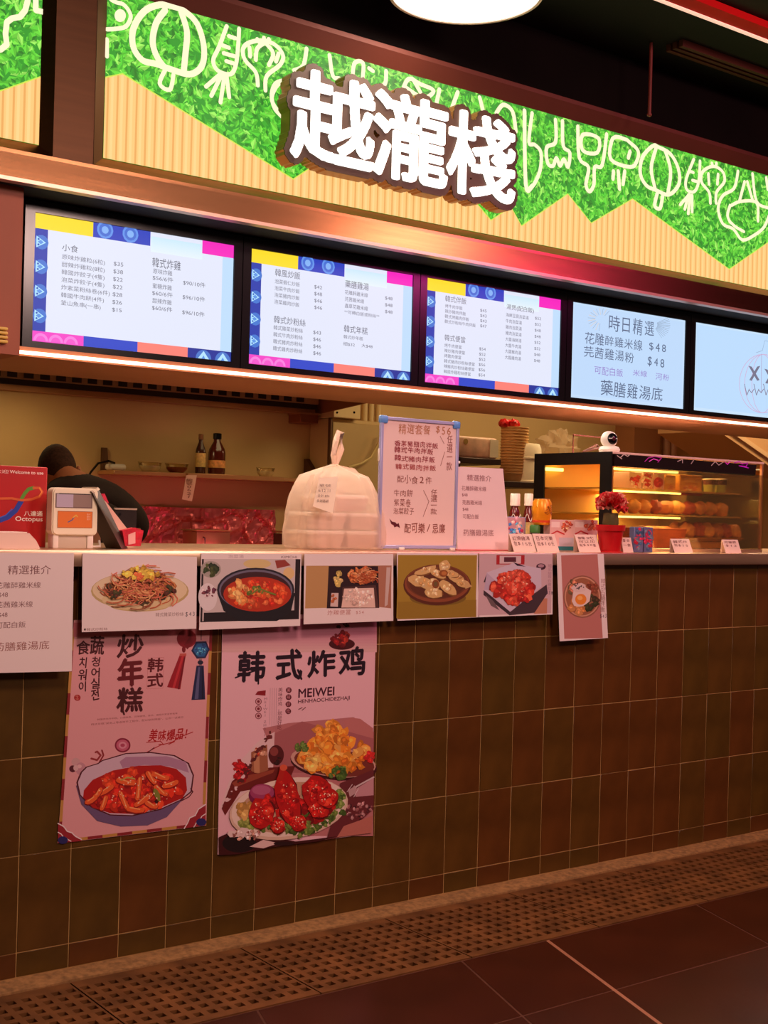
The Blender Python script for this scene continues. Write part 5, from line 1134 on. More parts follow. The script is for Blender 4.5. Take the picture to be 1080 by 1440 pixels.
shz = [1.315, 1.222]
for z_ in shz:
    mb = MB(); mb.box((cx0 + .012, cy0 + .03, z_), (cx1 - .10, cy1 - .006, z_ + .006)); mb.build('shelf', mat('shelf_glass_gold', (214, 160, 90), .25, .3), t)
    mb = MB(); mb.box((cx0 + .03, cy0 + .022, z_ - .010), (cx0 + .40, cy0 + .030, z_ - .003)); mb.build('lamp_tube', LG, t)
mb = MB(); mb.box((cx0 + .03, cy0 + .02, zf_ - .012), (cx0 + .38, cy0 + .03, zf_ - .004)); mb.build('lamp_tube', LG, t)
mb = MB(); mb.box((cx0 + .03, cy1 - .03, 1.385), (cx0 + .12, cy1 - .02, 1.397)); mb.build('lamp_tube', LG, t)
l_ = area('case_lamp', ((cx0 + cx1) / 2, .25, z1 - .02), ((cx0 + cx1) / 2, .28, 0), .6, .12, 2.2, (1, .78, .40)); l_.parent = None
l_ = area('case_lamp', ((cx0 + cx1) / 2 - .05, .25, shz[0] - .01), ((cx0 + cx1) / 2, .25, 0), .5, .12, 1.5, (1, .78, .40))
l_ = area('case_lamp', ((cx0 + cx1) / 2 - .05, .25, shz[1] - .01), ((cx0 + cx1) / 2, .25, 0), .5, .12, 1.5, (1, .78, .40))
# cartons on the top shelf
YT = .19; kk = (860, 600, 4.909)
def shelf_box(x0, x1, y0, z, Y, dep, label, base, art, group=None):
    xa, xb, zt = P(x0, 690, Y).x, P(x1, 690, Y).x, PZ((x0 + x1) / 2, y0, Y)
    t = thing('food_carton', label, 'carton', ((xa + xb) / 2, Y + dep / 2, z), group)
    mb = MB(); mb.box((xa, Y, z), (xb, Y + dep, zt), .001, 1); mb.build('box_body', base, t)
    A = Art(Y - .0005, *kk, seed=int(x0)); art(A); A.build('printed_face', PR, t)
ts = shz[0] + .006
RW = mat('carton_red_white', (226, 180, 160), .5); YW_ = mat('carton_yellow', (236, 170, 60), .5)
def rw(x): return lambda A: (A.pile(x, 370, 34, 42, [(206, 40, 40), (236, 200, 190), (190, 30, 34)], 24, 13), A.pile(x, 425, 34, 18, [(236, 200, 170), (214, 140, 100)], 12, 12))
shelf_box(884.5, 902, 664, ts, YT, .08, 'red and cream food carton at the left end of the case top shelf', RW, rw(165))
shelf_box(904, 918, 664, ts, YT, .08, 'red and cream food carton second on the top shelf of the display case', RW, rw(250))
shelf_box(919, 934, 665, ts, YT, .08, 'food carton with a round red emblem on the top shelf of the display case', RW, lambda A: (A.ell(325, 385, 34, 36, (196, 26, 34)), A.pile(325, 388, 20, 20, [(226, 60, 50)], 8, 8), A.pile(325, 432, 30, 12, [(226, 160, 100)], 8, 10)))
shelf_box(936, 950, 668, ts, YT, .08, 'narrow yellow food carton on the top shelf of the display case', YW_, lambda A: (A.rect(380, 350, 438, 390, (246, 190, 90)), A.pile(410, 420, 24, 20, [(226, 130, 50)], 8, 10)))
shelf_box(956, 987, 668, ts, YT, .08, 'wide yellow food carton on the top shelf of the display case', YW_, lambda A: (A.rect(500, 350, 610, 380, (250, 190, 90)), A.stroke([(510, 395), (600, 395)], 5, (200, 110, 40)), A.pile(550, 428, 50, 18, [(236, 140, 60), (250, 200, 120)], 14, 12), A.rect(472, 455, 626, 472, (200, 50, 40))))
for x, lb in ((998, 'left cup noodle with a pale green band at the right end of the top shelf'), (1013, 'right cup noodle with a pale green band at the right end of the top shelf')):
    X = P(x, 680, YT + .03).x; t = thing('noodle_cup', lb, 'cup', (X, YT + .03, ts)); hh = PZ(x, 675, YT + .03) - ts
    mb = MB(); mb.lathe((X, YT + .03, ts), [(.020, 0), (.027, hh)], 18); mb.build('cup', mat('cup_green', (170, 170, 80), .5), t)
    mb = MB(); mb.lathe((X, YT + .03, ts), [(.0252, hh * .62), (.0272, hh * .97)], 18); mb.build('band', mat('cup_band', (110, 60, 50), .5, 0, 120, .7), t)
    mb = MB(); mb.lathe((X, YT + .03, ts + hh), [(.028, 0), (.028, .003), (.022, .005)], 18); mb.build('lid', mat('cup_lid', (226, 190, 150), .4), t)
# breads on the middle shelf, in two trays below
BREAD = [mat('bread_brown', (196, 110, 46), .6, 0, 30, .3, .4), mat('bread_gold', (222, 142, 62), .6, 0, 30, .3, .4), mat('bread_red', (186, 72, 36), .6, 0, 30, .3, .4)]
ms = shz[1] + .006; rr = random.Random(6)
for i in range(9):
    x = 890 + i * 15.5; Yq = .17 + .02 * (i % 2); X = P(x, 718, Yq).x
    mb = MB(); mb.blob((X, Yq, ms + .027), .029, .03, .027, i, .3, 3.0); o = mb.build('fried_bun', BREAD[i % 3 if i % 4 else 1], None, 'lumpy golden fried bun in the row on the middle display shelf', 'bun', 'fried buns on the middle shelf', loc=(X, Yq, ms))
def tray(nm, label, x0, x1, ytop, zb, Y, dep, mt):
    xa, xb = P(x0, 750, Y).x, P(x1, 750, Y).x; zt = PZ((x0 + x1) / 2, ytop, Y)
    t = thing(nm, label, 'tray', ((xa + xb) / 2, Y + dep / 2, zb))
    mb = MB(); vs = []
    for z_, k in ((zb, .0), (zt, .010)): vs += [(xa + .01 - k, Y + .01 - k, z_), (xb - .01 + k, Y + .01 - k, z_), (xb - .01 + k, Y + dep - .01 + k, z_), (xa + .01 - k, Y + dep - .01 + k, z_)]
    mb.add(vs, [(3, 2, 1, 0)] + [(i, (i + 1) % 4, 4 + (i + 1) % 4, 4 + i) for i in range(4)]); mb.build('dish', mt, t)
    mb = MB(); rim = [vs[4], vs[5], vs[6], vs[7], vs[4]]; mb.tube(rim, .002, 5); mb.build('rim', mt, t)
    return t, xa, xb, zt
TRM = mat('tray_amber', (206, 130, 60), .3, .2)
t_, xa, xb, zt3 = tray('food_tray', 'oval amber tray heaped with fried pieces at the lower right of the display case', 968, 1046, 757, z0 + .041, .17, .16, TRM)
for i in range(12):
    X = xa + .03 + (xb - xa - .06) * ((i % 6) / 5); Yq = .20 + .06 * (i // 6)
    mb = MB(); mb.blob((X, Yq, z0 + .078), .032, .032, .034, i + 20, .35, 3); mb.build('fried_piece', BREAD[(i * 2) % 3], None, 'reddish fried piece heaped in the raised tray of the display case', 'fried food', 'fried pieces in the raised tray', loc=(X, Yq, z0 + .05))
mb = MB(); mb.box((xa + .02, .19, z0 + .013), (xb - .02, .31, z0 + .039)); mb.build('food_riser', mat('riser_gold', (190, 120, 50), .4), None, 'gold block lifting the food tray off the display case floor', 'riser', loc=((xa + xb) / 2, .2, z0 + .012))
t_, xa, xb, zt4 = tray('food_tray', 'brown wooden tray on the floor of the display case behind the flower', 918, 966, 744, z0 + .0135, .15, .16, mat('wood_tray', (176, 70, 30), .5, 0, 20, .2, stretch=(1, 1, 8)))
for i in range(5):
    X = xa + .03 + (xb - xa - .06) * i / 4; mb = MB(); mb.blob((X, .23, zt4 - .010), .022, .03, .020, i + 40, .3, 3); mb.build('fried_roll', BREAD[i % 2], None, 'fried roll lying in the brown wooden tray of the display case', 'fried food', 'fried rolls in the wooden tray', loc=(X, .23, zt4 - .02))
# juice boxes and cards before the case
kk2 = (860, 600, 4.909)
def juice(A): A.rect(150, 690, 285, 860, (170, 110, 120)); A.pile(215, 770, 62, 80, [(60, 90, 130), (200, 30, 60), (110, 120, 140), (190, 40, 80)], 50, 16)
xa, xb = P(891, 770, .045).x, P(917, 770, .045).x
for q, (a, b, lb) in enumerate(((891, 903.5, 'blue and red juice box just right of the flower pot'), (905, 917, 'blue and red juice box beside the first, before the wooden tray'))):
    xa, xb, zt = P(a, 760, .04).x, P(b, 760, .04).x, PZ(900, 741, .04); t = thing('juice_box', lb, 'drink box', ((xa + xb) / 2, .05, ZC))
    mb = MB(); mb.box((xa, .036, ZC), (xb, .062, zt), .002, 1); mb.build('box_body', mat('juice_blue', (100, 100, 140), .4), t)
    A = Art(.0355, *kk2, seed=q); c_ = 185 if q == 0 else 250; A.pile(c_, 775, 26, 76, [(60, 90, 130), (200, 30, 60), (110, 120, 140), (190, 40, 80)], 30, 14); A.build('printed_face', PR, t)
card(877, 891, 756, .010, 'small white price card tucked between the flower pot and juice boxes', ['$8', '一盒'], .008, kk2)
card(949, 975, 758, .0, 'white price card before the wooden tray in the display case', ['韓式炸', '物$15'], .01, kk2)
card(1021, 1043, 759, -.005, 'rightmost white price card on the counter edge', ['可樂餅', '$12'], .01, kk2)

# pan tilt camera on the case roof
X = P(857, 625, .16).x; Yc = .16; zr_ = z1
t = thing('security_camera', 'white round pan and tilt camera with a black face on the display case roof', 'camera', (X, Yc, zr_))
mb = MB(); mb.lathe((X, Yc, zr_), [(.036, 0), (.039, .010), (.034, .020), (.018, .025)], 28); mb.build('base', WHITEP, t)
c0 = Vector((X - .003, Yc, zr_ + .047)); mb = MB(); mb.blob(c0, .0305, .0305, .0305, 0, 0, n=28, m=18); mb.build('head', WHITEP, t)
ax_ = Vector((-.25, -1, .08)).normalized(); q = Vector((0, 0, 1)).rotation_difference(ax_); mb = MB(); prof = [(.0304 * math.sin(a), .0304 * math.cos(a) + .0012) for a in np.linspace(.75, 0.001, 8)]
mb.lathe(c0, prof, 28, ax_); fh = mb.build('face', BLACK, t)
mb = MB(); mb.lathe(c0 + ax_ * .0312, [(.008, 0), (.008, .002), (.005, .003)], 16, ax_); mb.build('lens', mat('lens_glass', (60, 20, 30), .1), t)
mb = MB(); s2 = ax_.cross(Vector((0, 0, 1))).normalized(); mb.tube([c0 + ax_ * .0325 * math.cos(u) + s2 * .0325 * math.sin(u) for u in np.linspace(-.6, .6, 9)], .0012, 6); mb.build('face_bar', WHITEP, t)
# things stored on the case roof, left of the camera
X0_ = P(806, 620, .42).x; X1_ = P(850, 620, .42).x
t = thing('wire_frame_rack', 'thin brown wire frame standing on the case roof behind the camera', 'rack', ((X0_ + X1_) / 2, .44, z1))
mb = MB(); zt = PZ(825, 613, .42); mb.tube([(X0_, .42, z1 + .003), (X0_, .42, zt), (X1_, .42, zt - .002), (X1_, .42, z1 + .003)], .003, 6); mb.build('hoop', mat('brown_wire', (96, 34, 26), .5), t)
mb = MB(); mb.tube([(X0_, .46, z1 + .003), (X1_, .46, z1 + .003)], .003, 6); mb.tube([(X0_, .42, z1 + .003), (X0_, .46, z1 + .003)], .003, 6); mb.tube([(X1_, .42, z1 + .003), (X1_, .46, z1 + .003)], .003, 6); mb.build('foot_wire', mat('brown_wire', (96, 34, 26), .5), t)
t = thing('tongs', 'dark metal tongs lying slanted on the case roof beside the camera', 'tongs', (P(825, 630, .30).x, .30, z1))
a, b = P(817, 634, .30), P(842, 624, .30)
for dz in (0, .012): mb = MB(); mb.tube([(a.x - .01, .28, z1 + .005), (b.x, .30 + dz, z1 + .024 + dz), (b.x + .02, .30 + dz * .5, z1 + .018)], [.003, .005, .003], 6); mb.build('arm', mat('dark_tongs', (110, 60, 44), .35, .6), t)
# ---------------------------------------------------------------- kitchen
KSTEEL = mat('kitchen_steel', (190, 150, 110), .35, .75, 4, .1, stretch=(1, 1, 10))
# extractor hood hanging over the back wall
t = thing('extractor_hood', 'long stainless extractor hood with slotted filters over the cooking wall', 'extractor hood', (3.0, 2.6, 1.78))
hx0, hx1, hy0, hy1 = 1.1, 4.17, 2.05, 3.19
zf0, zb0 = 1.870, 1.792
HD = mat('hood_dark', (50, 38, 30), .45, .3); HT = mat('hood_trim', (176, 120, 74), .5, .2)
mb = MB(); mb.prism([(hx0, hy0, zf0), (hx0, hy0, 2.45), (hx0, hy1, 2.45), (hx0, hy1, zb0 + .13), (hx0, hy0 + .02, zf0 + .06)], (hx1 - hx0, 0, 0)); mb.build('canopy', KSTEEL, t)
mb = MB(); mb.box((hx0, hy1 - .10, zb0 - .026), (hx1 - .03, hy1 - .02, zb0)); mb.build('grease_gutter', HT, t)
mb = MB(); mb.box((hx0, hy1 - .12, zb0), (hx1 - .03, hy1 - .02, zb0 + .03)); mb.build('gutter_ledge', HD, t)
mb = MB(); mb.prism([(hx1, hy0, zf0 - .01), (hx1, hy0, 2.45), (hx1, hy1, 2.45), (hx1, hy1, zb0 - .03)], (.012, 0, 0)); mb.build('end_panel', HT, t)
mb = MB(); mb.box((hx0, hy1 - .135, zb0 + .028), (hx1 - .03, hy1 - .122, zb0 + .12)); mb.build('slotted_face', mat('baffle_tan', (190, 150, 110), .5, .2), t)
x = 1.3
while x < hx1 - .10: mb = MB(); mb.box((x, hy1 - .139, zb0 + .034), (x + .05, hy1 - .1345, zb0 + .105)); mb.build('slot', HD, t); x += .084
x = 1.25
while x < hx1 - .2: mb = MB(); mb.prism([(x, hy0 + .05, zf0 + .03), (x + .24, hy0 + .05, zf0 + .03), (x + .24, hy1 - .14, zb0 + .10), (x, hy1 - .14, zb0 + .10)], (0, 0, .012)); mb.build('baffle', HD, t); x += .25
t = thing('hood_drain_cup', 'small brown metal box hanging under the right end of the hood', 'drain cup', (4.03, 3.12, 1.72))
a, b = P(420, 583, 3.08), P(445, 596, 3.08); mb = MB(); mb.box((a.x, 3.06, b.z), (b.x, 3.19, a.z + .01), .004, 1); mb.build('cup', mat('drain_cup', (150, 84, 50), .45, .4), t)
mb = MB(); mb.box((a.x - .004, 3.055, a.z + .004), (b.x + .004, 3.19, a.z + .014)); mb.build('lip', HT, t)

# wall shelf
z_s = 1.392
t = thing('wall_shelf', 'long stainless shelf bracketed to the kitchen back wall', 'shelf', (3.55, 3.1, z_s))
sx0, sx1 = 2.86, 4.22
xm = P(262, 668, 3.0).x
mb = MB(); mb.box((sx0, 3.0, z_s - .022), (xm, 3.2, z_s), .003, 1); mb.build('board', mat('shelf_steel', (216, 160, 110), .35, .5), t)
mb = MB(); mb.box((xm + .002, 2.985, z_s - .024), (P(398, 672, 3.0).x, 3.2, z_s + .002), .003, 1); mb.build('board', mat('shelf_steel', (216, 160, 110), .35, .5), t)
mb = MB(); mb.box((P(398, 672, 3.0).x + .002, 3.01, z_s - .022), (sx1, 3.2, z_s), .003, 1); mb.build('board', mat('shelf_steel', (216, 160, 110), .35, .5), t)
for px in (147, 434):
    x = P(px, 650, 3.15).x; mb = MB(); mb.prism([(x, 3.2, z_s + .12), (x, 3.185, z_s + .12), (x, 3.16 if px < 200 else 3.05, z_s), (x, 3.2, z_s)], (.03, 0, 0)); mb.build('bracket', mat('bracket_dark', (110, 70, 44), .4, .5), t)
def bowl(px, w, label, glass, content):
    X = P(px, 660, 3.07).x; z = z_s + .002; h = .050
    t = thing('glass_bowl' if glass else 'bowl', label, 'bowl', (X, 3.09, z))
    mb = MB(); mb.lathe((X, 3.09, z), [(w * .6, 0), (w * .9, h * .4), (w, h), (w * .96, h), (w * .86, h * .45), (w * .5, .006)], 26); mb.build('bowl_wall', glass_mat('bowl_glass', (252, 248, 236), .04, .05) if glass else WHITEP, t)
    mb = MB(); mb.lathe((X, 3.09, z), [(w * .58, .003), (w * .86, h * .38), (w * .90, h * .60), (0, h * .64)], 22); mb.build('contents', content, t)
    mb = MB(); mb.tube([(X + w * math.cos(a), 3.09 + w * math.sin(a), z + h) for a in np.linspace(0, 2 * PI, 25)], .0022, 5); mb.build('rim', mat('glass_rim', (214, 180, 120), .15), t)
SUG = mat('white_sugar', (250, 236, 200), .7, 0, 60, .1)
bowl(213, .062, 'glass bowl of white powder, leftmost bowl on the wall shelf', True, SUG)
bowl(251, .062, 'glass bowl of brown seasoning next to the white one on the wall shelf', True, mat('brown_spice', (150, 70, 40), .7, 0, 60, .3))
bowl(376, .052, 'glass bowl of white powder standing alone right of the bottles on the wall shelf', True, SUG)
mb = MB(); X = P(165, 655, 3.07).x
t = thing('power_adapter', 'white plastic adapter lying at the left end of the wall shelf', 'adapter', (X, 3.08, z_s))
mb.box((X - .05, 3.05, z_s), (X + .045, 3.12, z_s + .034), .014, 3); mb.build('body', WHITEP, t)
mb = MB(); mb.tube([(X - .02, 3.06, z_s + .036), (X - .06, 3.05, z_s + .046), (X - .13, 3.02, z_s + .030), (X - .20, 2.95, z_s - .02), (X - .25, 2.9, z_s - .08), (X - .30, 2.86, z_s - .10)], .006, 6); mb.build('cable', BLACK, t)
def wall_bottle(px, w, h, label, cap, body, lab, labz):
    X = P(px, 660, 3.06).x; Y = 3.08; z = z_s + .002
    t = thing('condiment_bottle', label, 'bottle', (X, Y, z))
    mb = MB(); mb.lathe((X, Y, z), [(w * .95, 0), (w, .01), (w, h * .52), (w * .9, h * .62), (w * .42, h * .80), (w * .40, h * .9)], 22); mb.build('glass', body, t)
    mb = MB(); mb.lathe((X, Y, z + h * .86), [(w * .5, 0), (w * .5, h * .13), (w * .42, h * .14)], 18); mb.build('cap', cap, t)
    mb = MB(); mb.lathe((X, Y, z), [(w * 1.02, h * labz[0]), (w * 1.02, h * labz[1])], 22, caps=False); mb.build('label_band', lab, t)
wall_bottle(284, .028, .215, 'slim dark bottle with a cream label, left of the bottle pair on the wall shelf', mat('bottle_cap_brown', (130, 80, 46), .4), mat('soy_dark', (70, 34, 20), .2, coat=.4), mat('label_cream', (222, 186, 110), .6, 0, 70, .25), (.17, .52))
wall_bottle(307, .047, .225, 'wide dark bottle with a black cap and orange label on the wall shelf', BLACK, mat('soy_red', (86, 28, 16), .2, coat=.4), mat('label_orange', (230, 160, 90), .6, 0, 50, .35), (.16, .34))
# tag hanging from the shelf
Y = 2.98; t = thing('paper_tag', 'white paper tag hanging from the front edge of the wall shelf', 'tag', (P(266, 685, Y).x, Y, P(266, 705, Y).z))
pts = [P(262, 668, Y), P(277, 668, Y), P(270, 705, Y), P(256, 702, Y)]; mb = MB(); mb.prism([(p.x, Y, p.z) for p in pts], (0, .002, 0)); mb.build('paper', mat('tag_paper', (236, 206, 170), .6), t)
A = Art(Y - .001, 240, 540, 3.6); A.hand('編號0621', 78, 478, 112, 578, (140, 90, 70), .1, 0, True); A.build('writing', PR, t)
# foil splashback, with crinkled relief
a, b = P(196, 712, 3.185), P(385, 716, 3.185); nx, nz = 90, 26; vs = []; fs = []; zt = a.z; zb3 = .92
for j in range(nz + 1):
    for i in range(nx + 1):
        x = a.x + (b.x - a.x) * i / nx; z = zb3 + (zt - zb3) * j / nz
        d = .010 * abs(noise.noise(Vector((x * 5, z * 8, 2)))) + .020 * max(0, 1 - 9 * abs(noise.noise(Vector((x * 5 + z * 4, z * 7 - x * 2, 9))))) + .012 * max(0, 1 - 7 * abs(noise.noise(Vector((x * 9 - z * 6, z * 9, 4))))) + .004 * noise.noise(Vector((x * 40, z * 40, 1)))
        vs.append((x, 3.175 - max(0, d), z))
        if i < nx and j < nz: q = j * (nx + 1) + i; fs.append((q, q + 1, q + nx + 2, q + nx + 1))
FO = mat('foil', (240, 110, 118), .35, .6, 12, .3)  # pink neon reflection put into the foil's base colour
mb = MB(); mb.add(vs, fs, False); mb.build('foil_splashback', FO, None, 'crinkled foil sheet splashback on the wall below the shelf, pink reflection painted in', 'splashback', loc=((a.x + b.x) / 2, 3.17, zb3))
area('pink_light', (3.3, 2.6, 1.0), (3.45, 3.18, 1.12), .5, .06, .7, (1, .14, .30))  # added pink fill on the foil; no neon tube stands here
# worktop at the back wall, pot and container on it
t = thing('kitchen_bench', 'steel kitchen bench running along the back wall', 'bench', (4.2, 2.95, 0))
mb = MB(); mb.box((1.7, 2.70, .86), (3.98, 3.19, .90), .004, 1); mb.build('top', KSTEEL, t)
for x in (1.75, 2.8, 3.9): mb = MB(); mb.box((x, 2.74, 0), (x + .04, 2.78, .86)); mb.build('leg', KSTEEL, t)
mb = MB(); mb.box((1.75, 2.74, .2), (3.94, 3.15, .22)); mb.build('lower_shelf', KSTEEL, t)
X0_, X1_ = P(266, 755, 2.9).x, P(316, 755, 2.9).x
t = thing('stock_pot', 'steel square stock pot on the kitchen bench below the foil', 'pot', ((X0_ + X1_) / 2, 2.92, .90))
mb = MB(); zt = PZ(290, 747, 2.9); mb.box((X0_ + .012, 2.84, .90), (X1_, 3.0, zt), .006, 2); mb.build('body', mat('pot_steel', (180, 120, 90), .3, .6), t)
mb = MB(); mb.box((X0_ + .006, 2.835, zt), (X1_ + .006, 3.005, zt + .008), .002, 1); mb.build('rim', HT, t)
mb = MB(); mb.tube([(X0_ + .05, 2.838, zt - .03), (X0_ + .05, 2.82, zt - .035), (X0_ + .05, 2.82, zt - .09), (X0_ + .05, 2.838, zt - .095)], .004, 6); mb.build('handle', BLACK, t)
X0_, X1_ = P(394, 755, 2.9).x, P(424, 755, 2.9).x
t = thing('wire_basket', 'small metal basket on the kitchen bench left of the carrier bag', 'basket', ((X0_ + X1_) / 2, 2.92, .90))
zt = PZ(405, 748, 2.9)
for zz_ in (.93, 1.0, zt): mb = MB(); mb.tube([(X0_, 2.85, zz_), (X1_, 2.85, zz_), (X1_, 2.98, zz_), (X0_, 2.98, zz_), (X0_, 2.85, zz_)], .004, 5); mb.build('ring_wire', KSTEEL, t)
for xx in (X0_, X0_ + .03, X1_): mb = MB(); mb.tube([(xx, 2.85, .90), (xx, 2.85, zt)], .004, 5); mb.build('post_wire', KSTEEL, t)
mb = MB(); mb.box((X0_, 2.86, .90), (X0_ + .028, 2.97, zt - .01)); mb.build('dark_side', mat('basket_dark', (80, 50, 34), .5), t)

# tall steel fridge right of the hood
CREAMM = mat('cabinet_cream', (214, 180, 126), .4, .2, 3, .05)
fx0, fx1, fy0, fy1 = P(466, 600, 2.97).x, P(545, 600, 2.97).x + .25, 2.97, 3.19
zt = PZ(500, 590, 2.97)
t = thing('tall_fridge', 'tall cream steel fridge with a small black latch behind the carrier bag', 'fridge', ((fx0 + fx1) / 2, 2.8, 0))
mb = MB(); mb.box((fx0, fy0 + .03, .05), (fx1, fy1, zt), .004, 1); mb.build('cabinet', CREAMM, t)
mb = MB(); mb.box((fx0 + .012, fy0, .10), (fx1 - .012, fy0 + .03, zt - .022), .004, 1); d_ = mb.build('door', mat('door_cream', (206, 172, 118), .35, .2, 3, .05), t)
mb = MB(); a = P(471, 632, fy0); mb.box((a.x + .012, fy0 - .008, a.z - .04), (a.x + .038, fy0, a.z), .002, 1); mb.build('latch', BLACK, d_)
mb = MB(); mb.box((fx0 - .002, fy0 + .004, .10), (fx0 + .009, fy0 + .03, zt)); mb.build('hinge_strip', mat('hinge_dark', (110, 76, 50), .4, .4), t)
for x in (fx0 + .04, fx1 - .06): mb = MB(); mb.box((x, fy0 + .06, 0), (x + .03, fy0 + .09, .05)); mb.build('leg', KSTEEL, t)
t = thing('junction_box', 'cream wall box above the fridge, right of the hood end', 'wall box', (P(485, 575, 2.9).x, 2.95, zt))
a, b = P(470, 560, 2.95), P(507, 590, 2.95); mb = MB(); mb.box((a.x, 2.95, zt + .002), (b.x, 3.19, a.z + .25), .003, 1); mb.build('box', mat('wallbox_cream', (226, 196, 140), .45), t)
for px in (474, 498): c = P(px, 580, 2.95); mb = MB(); mb.lathe((c.x, 2.95, c.z), [(.007, 0), (.006, .004)], 10, (0, -1, 0)); mb.build('screw', BLACK, t)
for i, px in enumerate((514, 523, 533)):
    c = P(px, 580, 3.15); mb = MB(); mb.cyl((c.x, 3.16, 1.3), (c.x, 3.16, 2.58), .018, n=14); mb.build('pipe', mat('pipe_cream', (222, 192, 140), .4), None, ['cream vertical pipe nearest the wall box above the fridge', 'middle of the three cream vertical pipes above the fridge', 'third cream vertical pipe, furthest from the wall box above the fridge'][i], 'pipe', 'vertical pipes on the back wall', loc=(c.x, 3.16, 1.3))
# cable in front of the fridge
mb = MB(); pts = [P(536, 610, 2.93), P(533, 622, 2.93), P(522, 643, 2.93), P(508, 652, 2.93), P(490, 657, 2.93)]
mb.tube(pts, .007, 6); mb.build('yellow_hose', mat('hose_yellow', (210, 180, 110), .45), None, 'cream hose curving down across the fridge door behind the carrier bag', 'hose', loc=pts[-1])
# lining and boxes right of the whiteboard: storage rack
rx0 = P(640, 650, 1.9).x; Yr = 1.75
t = thing('storage_rack', 'dark metal storage rack behind the whiteboard and notice', 'rack', (P(700, 680, Yr).x, Yr + .2, 0))
rxa, rxb = P(640, 680, Yr).x, P(772, 680, Yr).x
zs1 = PZ(700, 646, Yr + .0); zs2 = PZ(740, 678, Yr)
RK = mat('rack_dark', (70, 46, 36), .4, .4)
mb = MB(); mb.box((rxa, Yr, zs1 - .028), (P(704, 680, Yr).x, Yr + .4, zs1), .002, 1); mb.build('shelf', RK, t)
mb = MB(); mb.box((rxa, Yr, zs2 - .03), (rxb, Yr + .4, zs2), .002, 1); mb.build('shelf', RK, t)
mb = MB(); mb.box((rxa, Yr, .9), (rxb, Yr + .4, .93), .002, 1); mb.build('shelf', RK, t)
for x, zz_ in ((rxa, zs1), (rxb - .03, zs2)):
    for yy in (Yr, Yr + .37): mb = MB(); mb.box((x, yy, 0), (x + .03, yy + .03, zz_)); mb.build('post', RK, t)
a, b = P(646, 612, Yr + .02), P(702, 634, Yr + .02)
t = thing('foil_package', 'long pale wrapped package on the storage rack right of the whiteboard', 'package', ((a.x + b.x) / 2, Yr + .1, zs1))
mb = MB(); mb.box((a.x, Yr + .03, zs1), (b.x, Yr + .22, a.z), .015, 3); mb.build('wrapped_body', mat('package_wrap', (226, 176, 146), .35, 0, 12, .25, .4), t)
mb = MB(); c = P(655, 618, Yr + .03); mb.lathe((c.x, Yr + .031, c.z - .01), [(.016, 0), (.014, .003)], 14, (0, -1, 0)); mb.build('seal', mat('seal_olive', (170, 130, 60), .5), t)
mb = MB(); c = P(690, 620, Yr + .03); mb.box((c.x - .005, Yr + .026, zs1 + .01), (c.x + .05, Yr + .0305, a.z - .01)); mb.build('paper_label', mat('label_pale', (236, 214, 180), .6), t)
# stack of paper bowls
Yq = Yr + .14; Xs = P(723, 640, Yq).x; R_ = (P(742, 640, Yq).x - P(706, 640, Yq).x) / 2 * .80
zb4 = zs2; zt5 = PZ(723, 601, Yq); n = 16; st = (zt5 - zb4 - .05) / n
CARD = [mat('kraft_bowl', (214, 160, 96), .6), mat('kraft_bowl_light', (226, 178, 116), .6)]
first_b = None
for i in range(n + 1):
    z = zb4 + i * st
    if first_b is None:
        t = thing('paper_bowl', 'kraft paper bowl in the tall nested stack on the storage rack', 'bowl', (Xs, Yq, z), 'paper bowls in the tall stack')
        mb = MB(); mb.lathe((Xs, Yq, z), [(R_ * .89, 0), (R_ * .98, .046), (R_ * .95, .046), (R_ * .86, .003), (0, .003)], 26); mb.build('cup_wall', CARD[0], t)
        mb = MB(); mb.lathe((Xs, Yq, z), [(R_ * .97, .044), (R_ * 1.03, .046), (R_ * 1.03, .050), (R_ * .95, .050)], 26); mb.build('rolled_rim', CARD[1], t); first_b = t
    else:
        c_ = copy_tree(first_b, (Xs, Yq, z))
        if i == n: c_['label'] = 'topmost kraft paper bowl of the tall stack, right under the red sweets'
t = thing('wrapped_sweets', 'red wrapped sweets on top of the tall paper bowl stack', 'sweets', (Xs, Yq, zt5))
for i in range(7):
    a = i * 2.4; mb = MB(); mb.blob((Xs - .04 + .035 * math.cos(a), Yq + .03 * math.sin(a), zt5 + .018), .024, .022, .022, i, .4, 2); mb.build('sweet', mat('sweet_red', (206, 24, 28), .3), t)
mb = MB(); mb.box((Xs - .17, Yq - .05, zt5 - .16), (Xs - .12, Yq + .05, zt5 - .02), .004, 1)
t2_ = mb.build('white_packet', mat('packet_white', (230, 200, 160), .6, 0, 30, .2), None, 'cream packet standing left of the tall paper bowl stack', 'packet', loc=(Xs - .145, Yq, zs1)) if False else None
# white bowls
Yw = Yr + .1; Xw = P(743, 650, Yw).x; Rw = (P(763, 650, Yw).x - P(726, 650, Yw).x) / 2 * .82
h_w = PZ(743, 646, Yw) - zs2
t = thing('white_tub', 'lower white plastic tub of the pair beside the paper bowl stack', 'tub', (Xw, Yw, zs2))
mb = MB(); mb.lathe((Xw, Yw, zs2), [(Rw, 0), (Rw * .92, h_w * .9), (Rw * .86, h_w), (0, h_w)], 28); mb.build('tub_wall', mat('tub_white', (250, 226, 190), .4), t)
mb = MB(); mb.lathe((Xw, Yw, zs2), [(Rw * 1.05, 0), (Rw * 1.05, .01), (Rw * .99, .012)], 28); mb.build('rim', mat('tub_white', (250, 226, 190), .4), t)
h2 = PZ(743, 624, Yw) - zs2 - h_w
t = thing('white_tub', 'upper white plastic tub turned upside down on the other tub', 'tub', (Xw, Yw, zs2 + h_w))
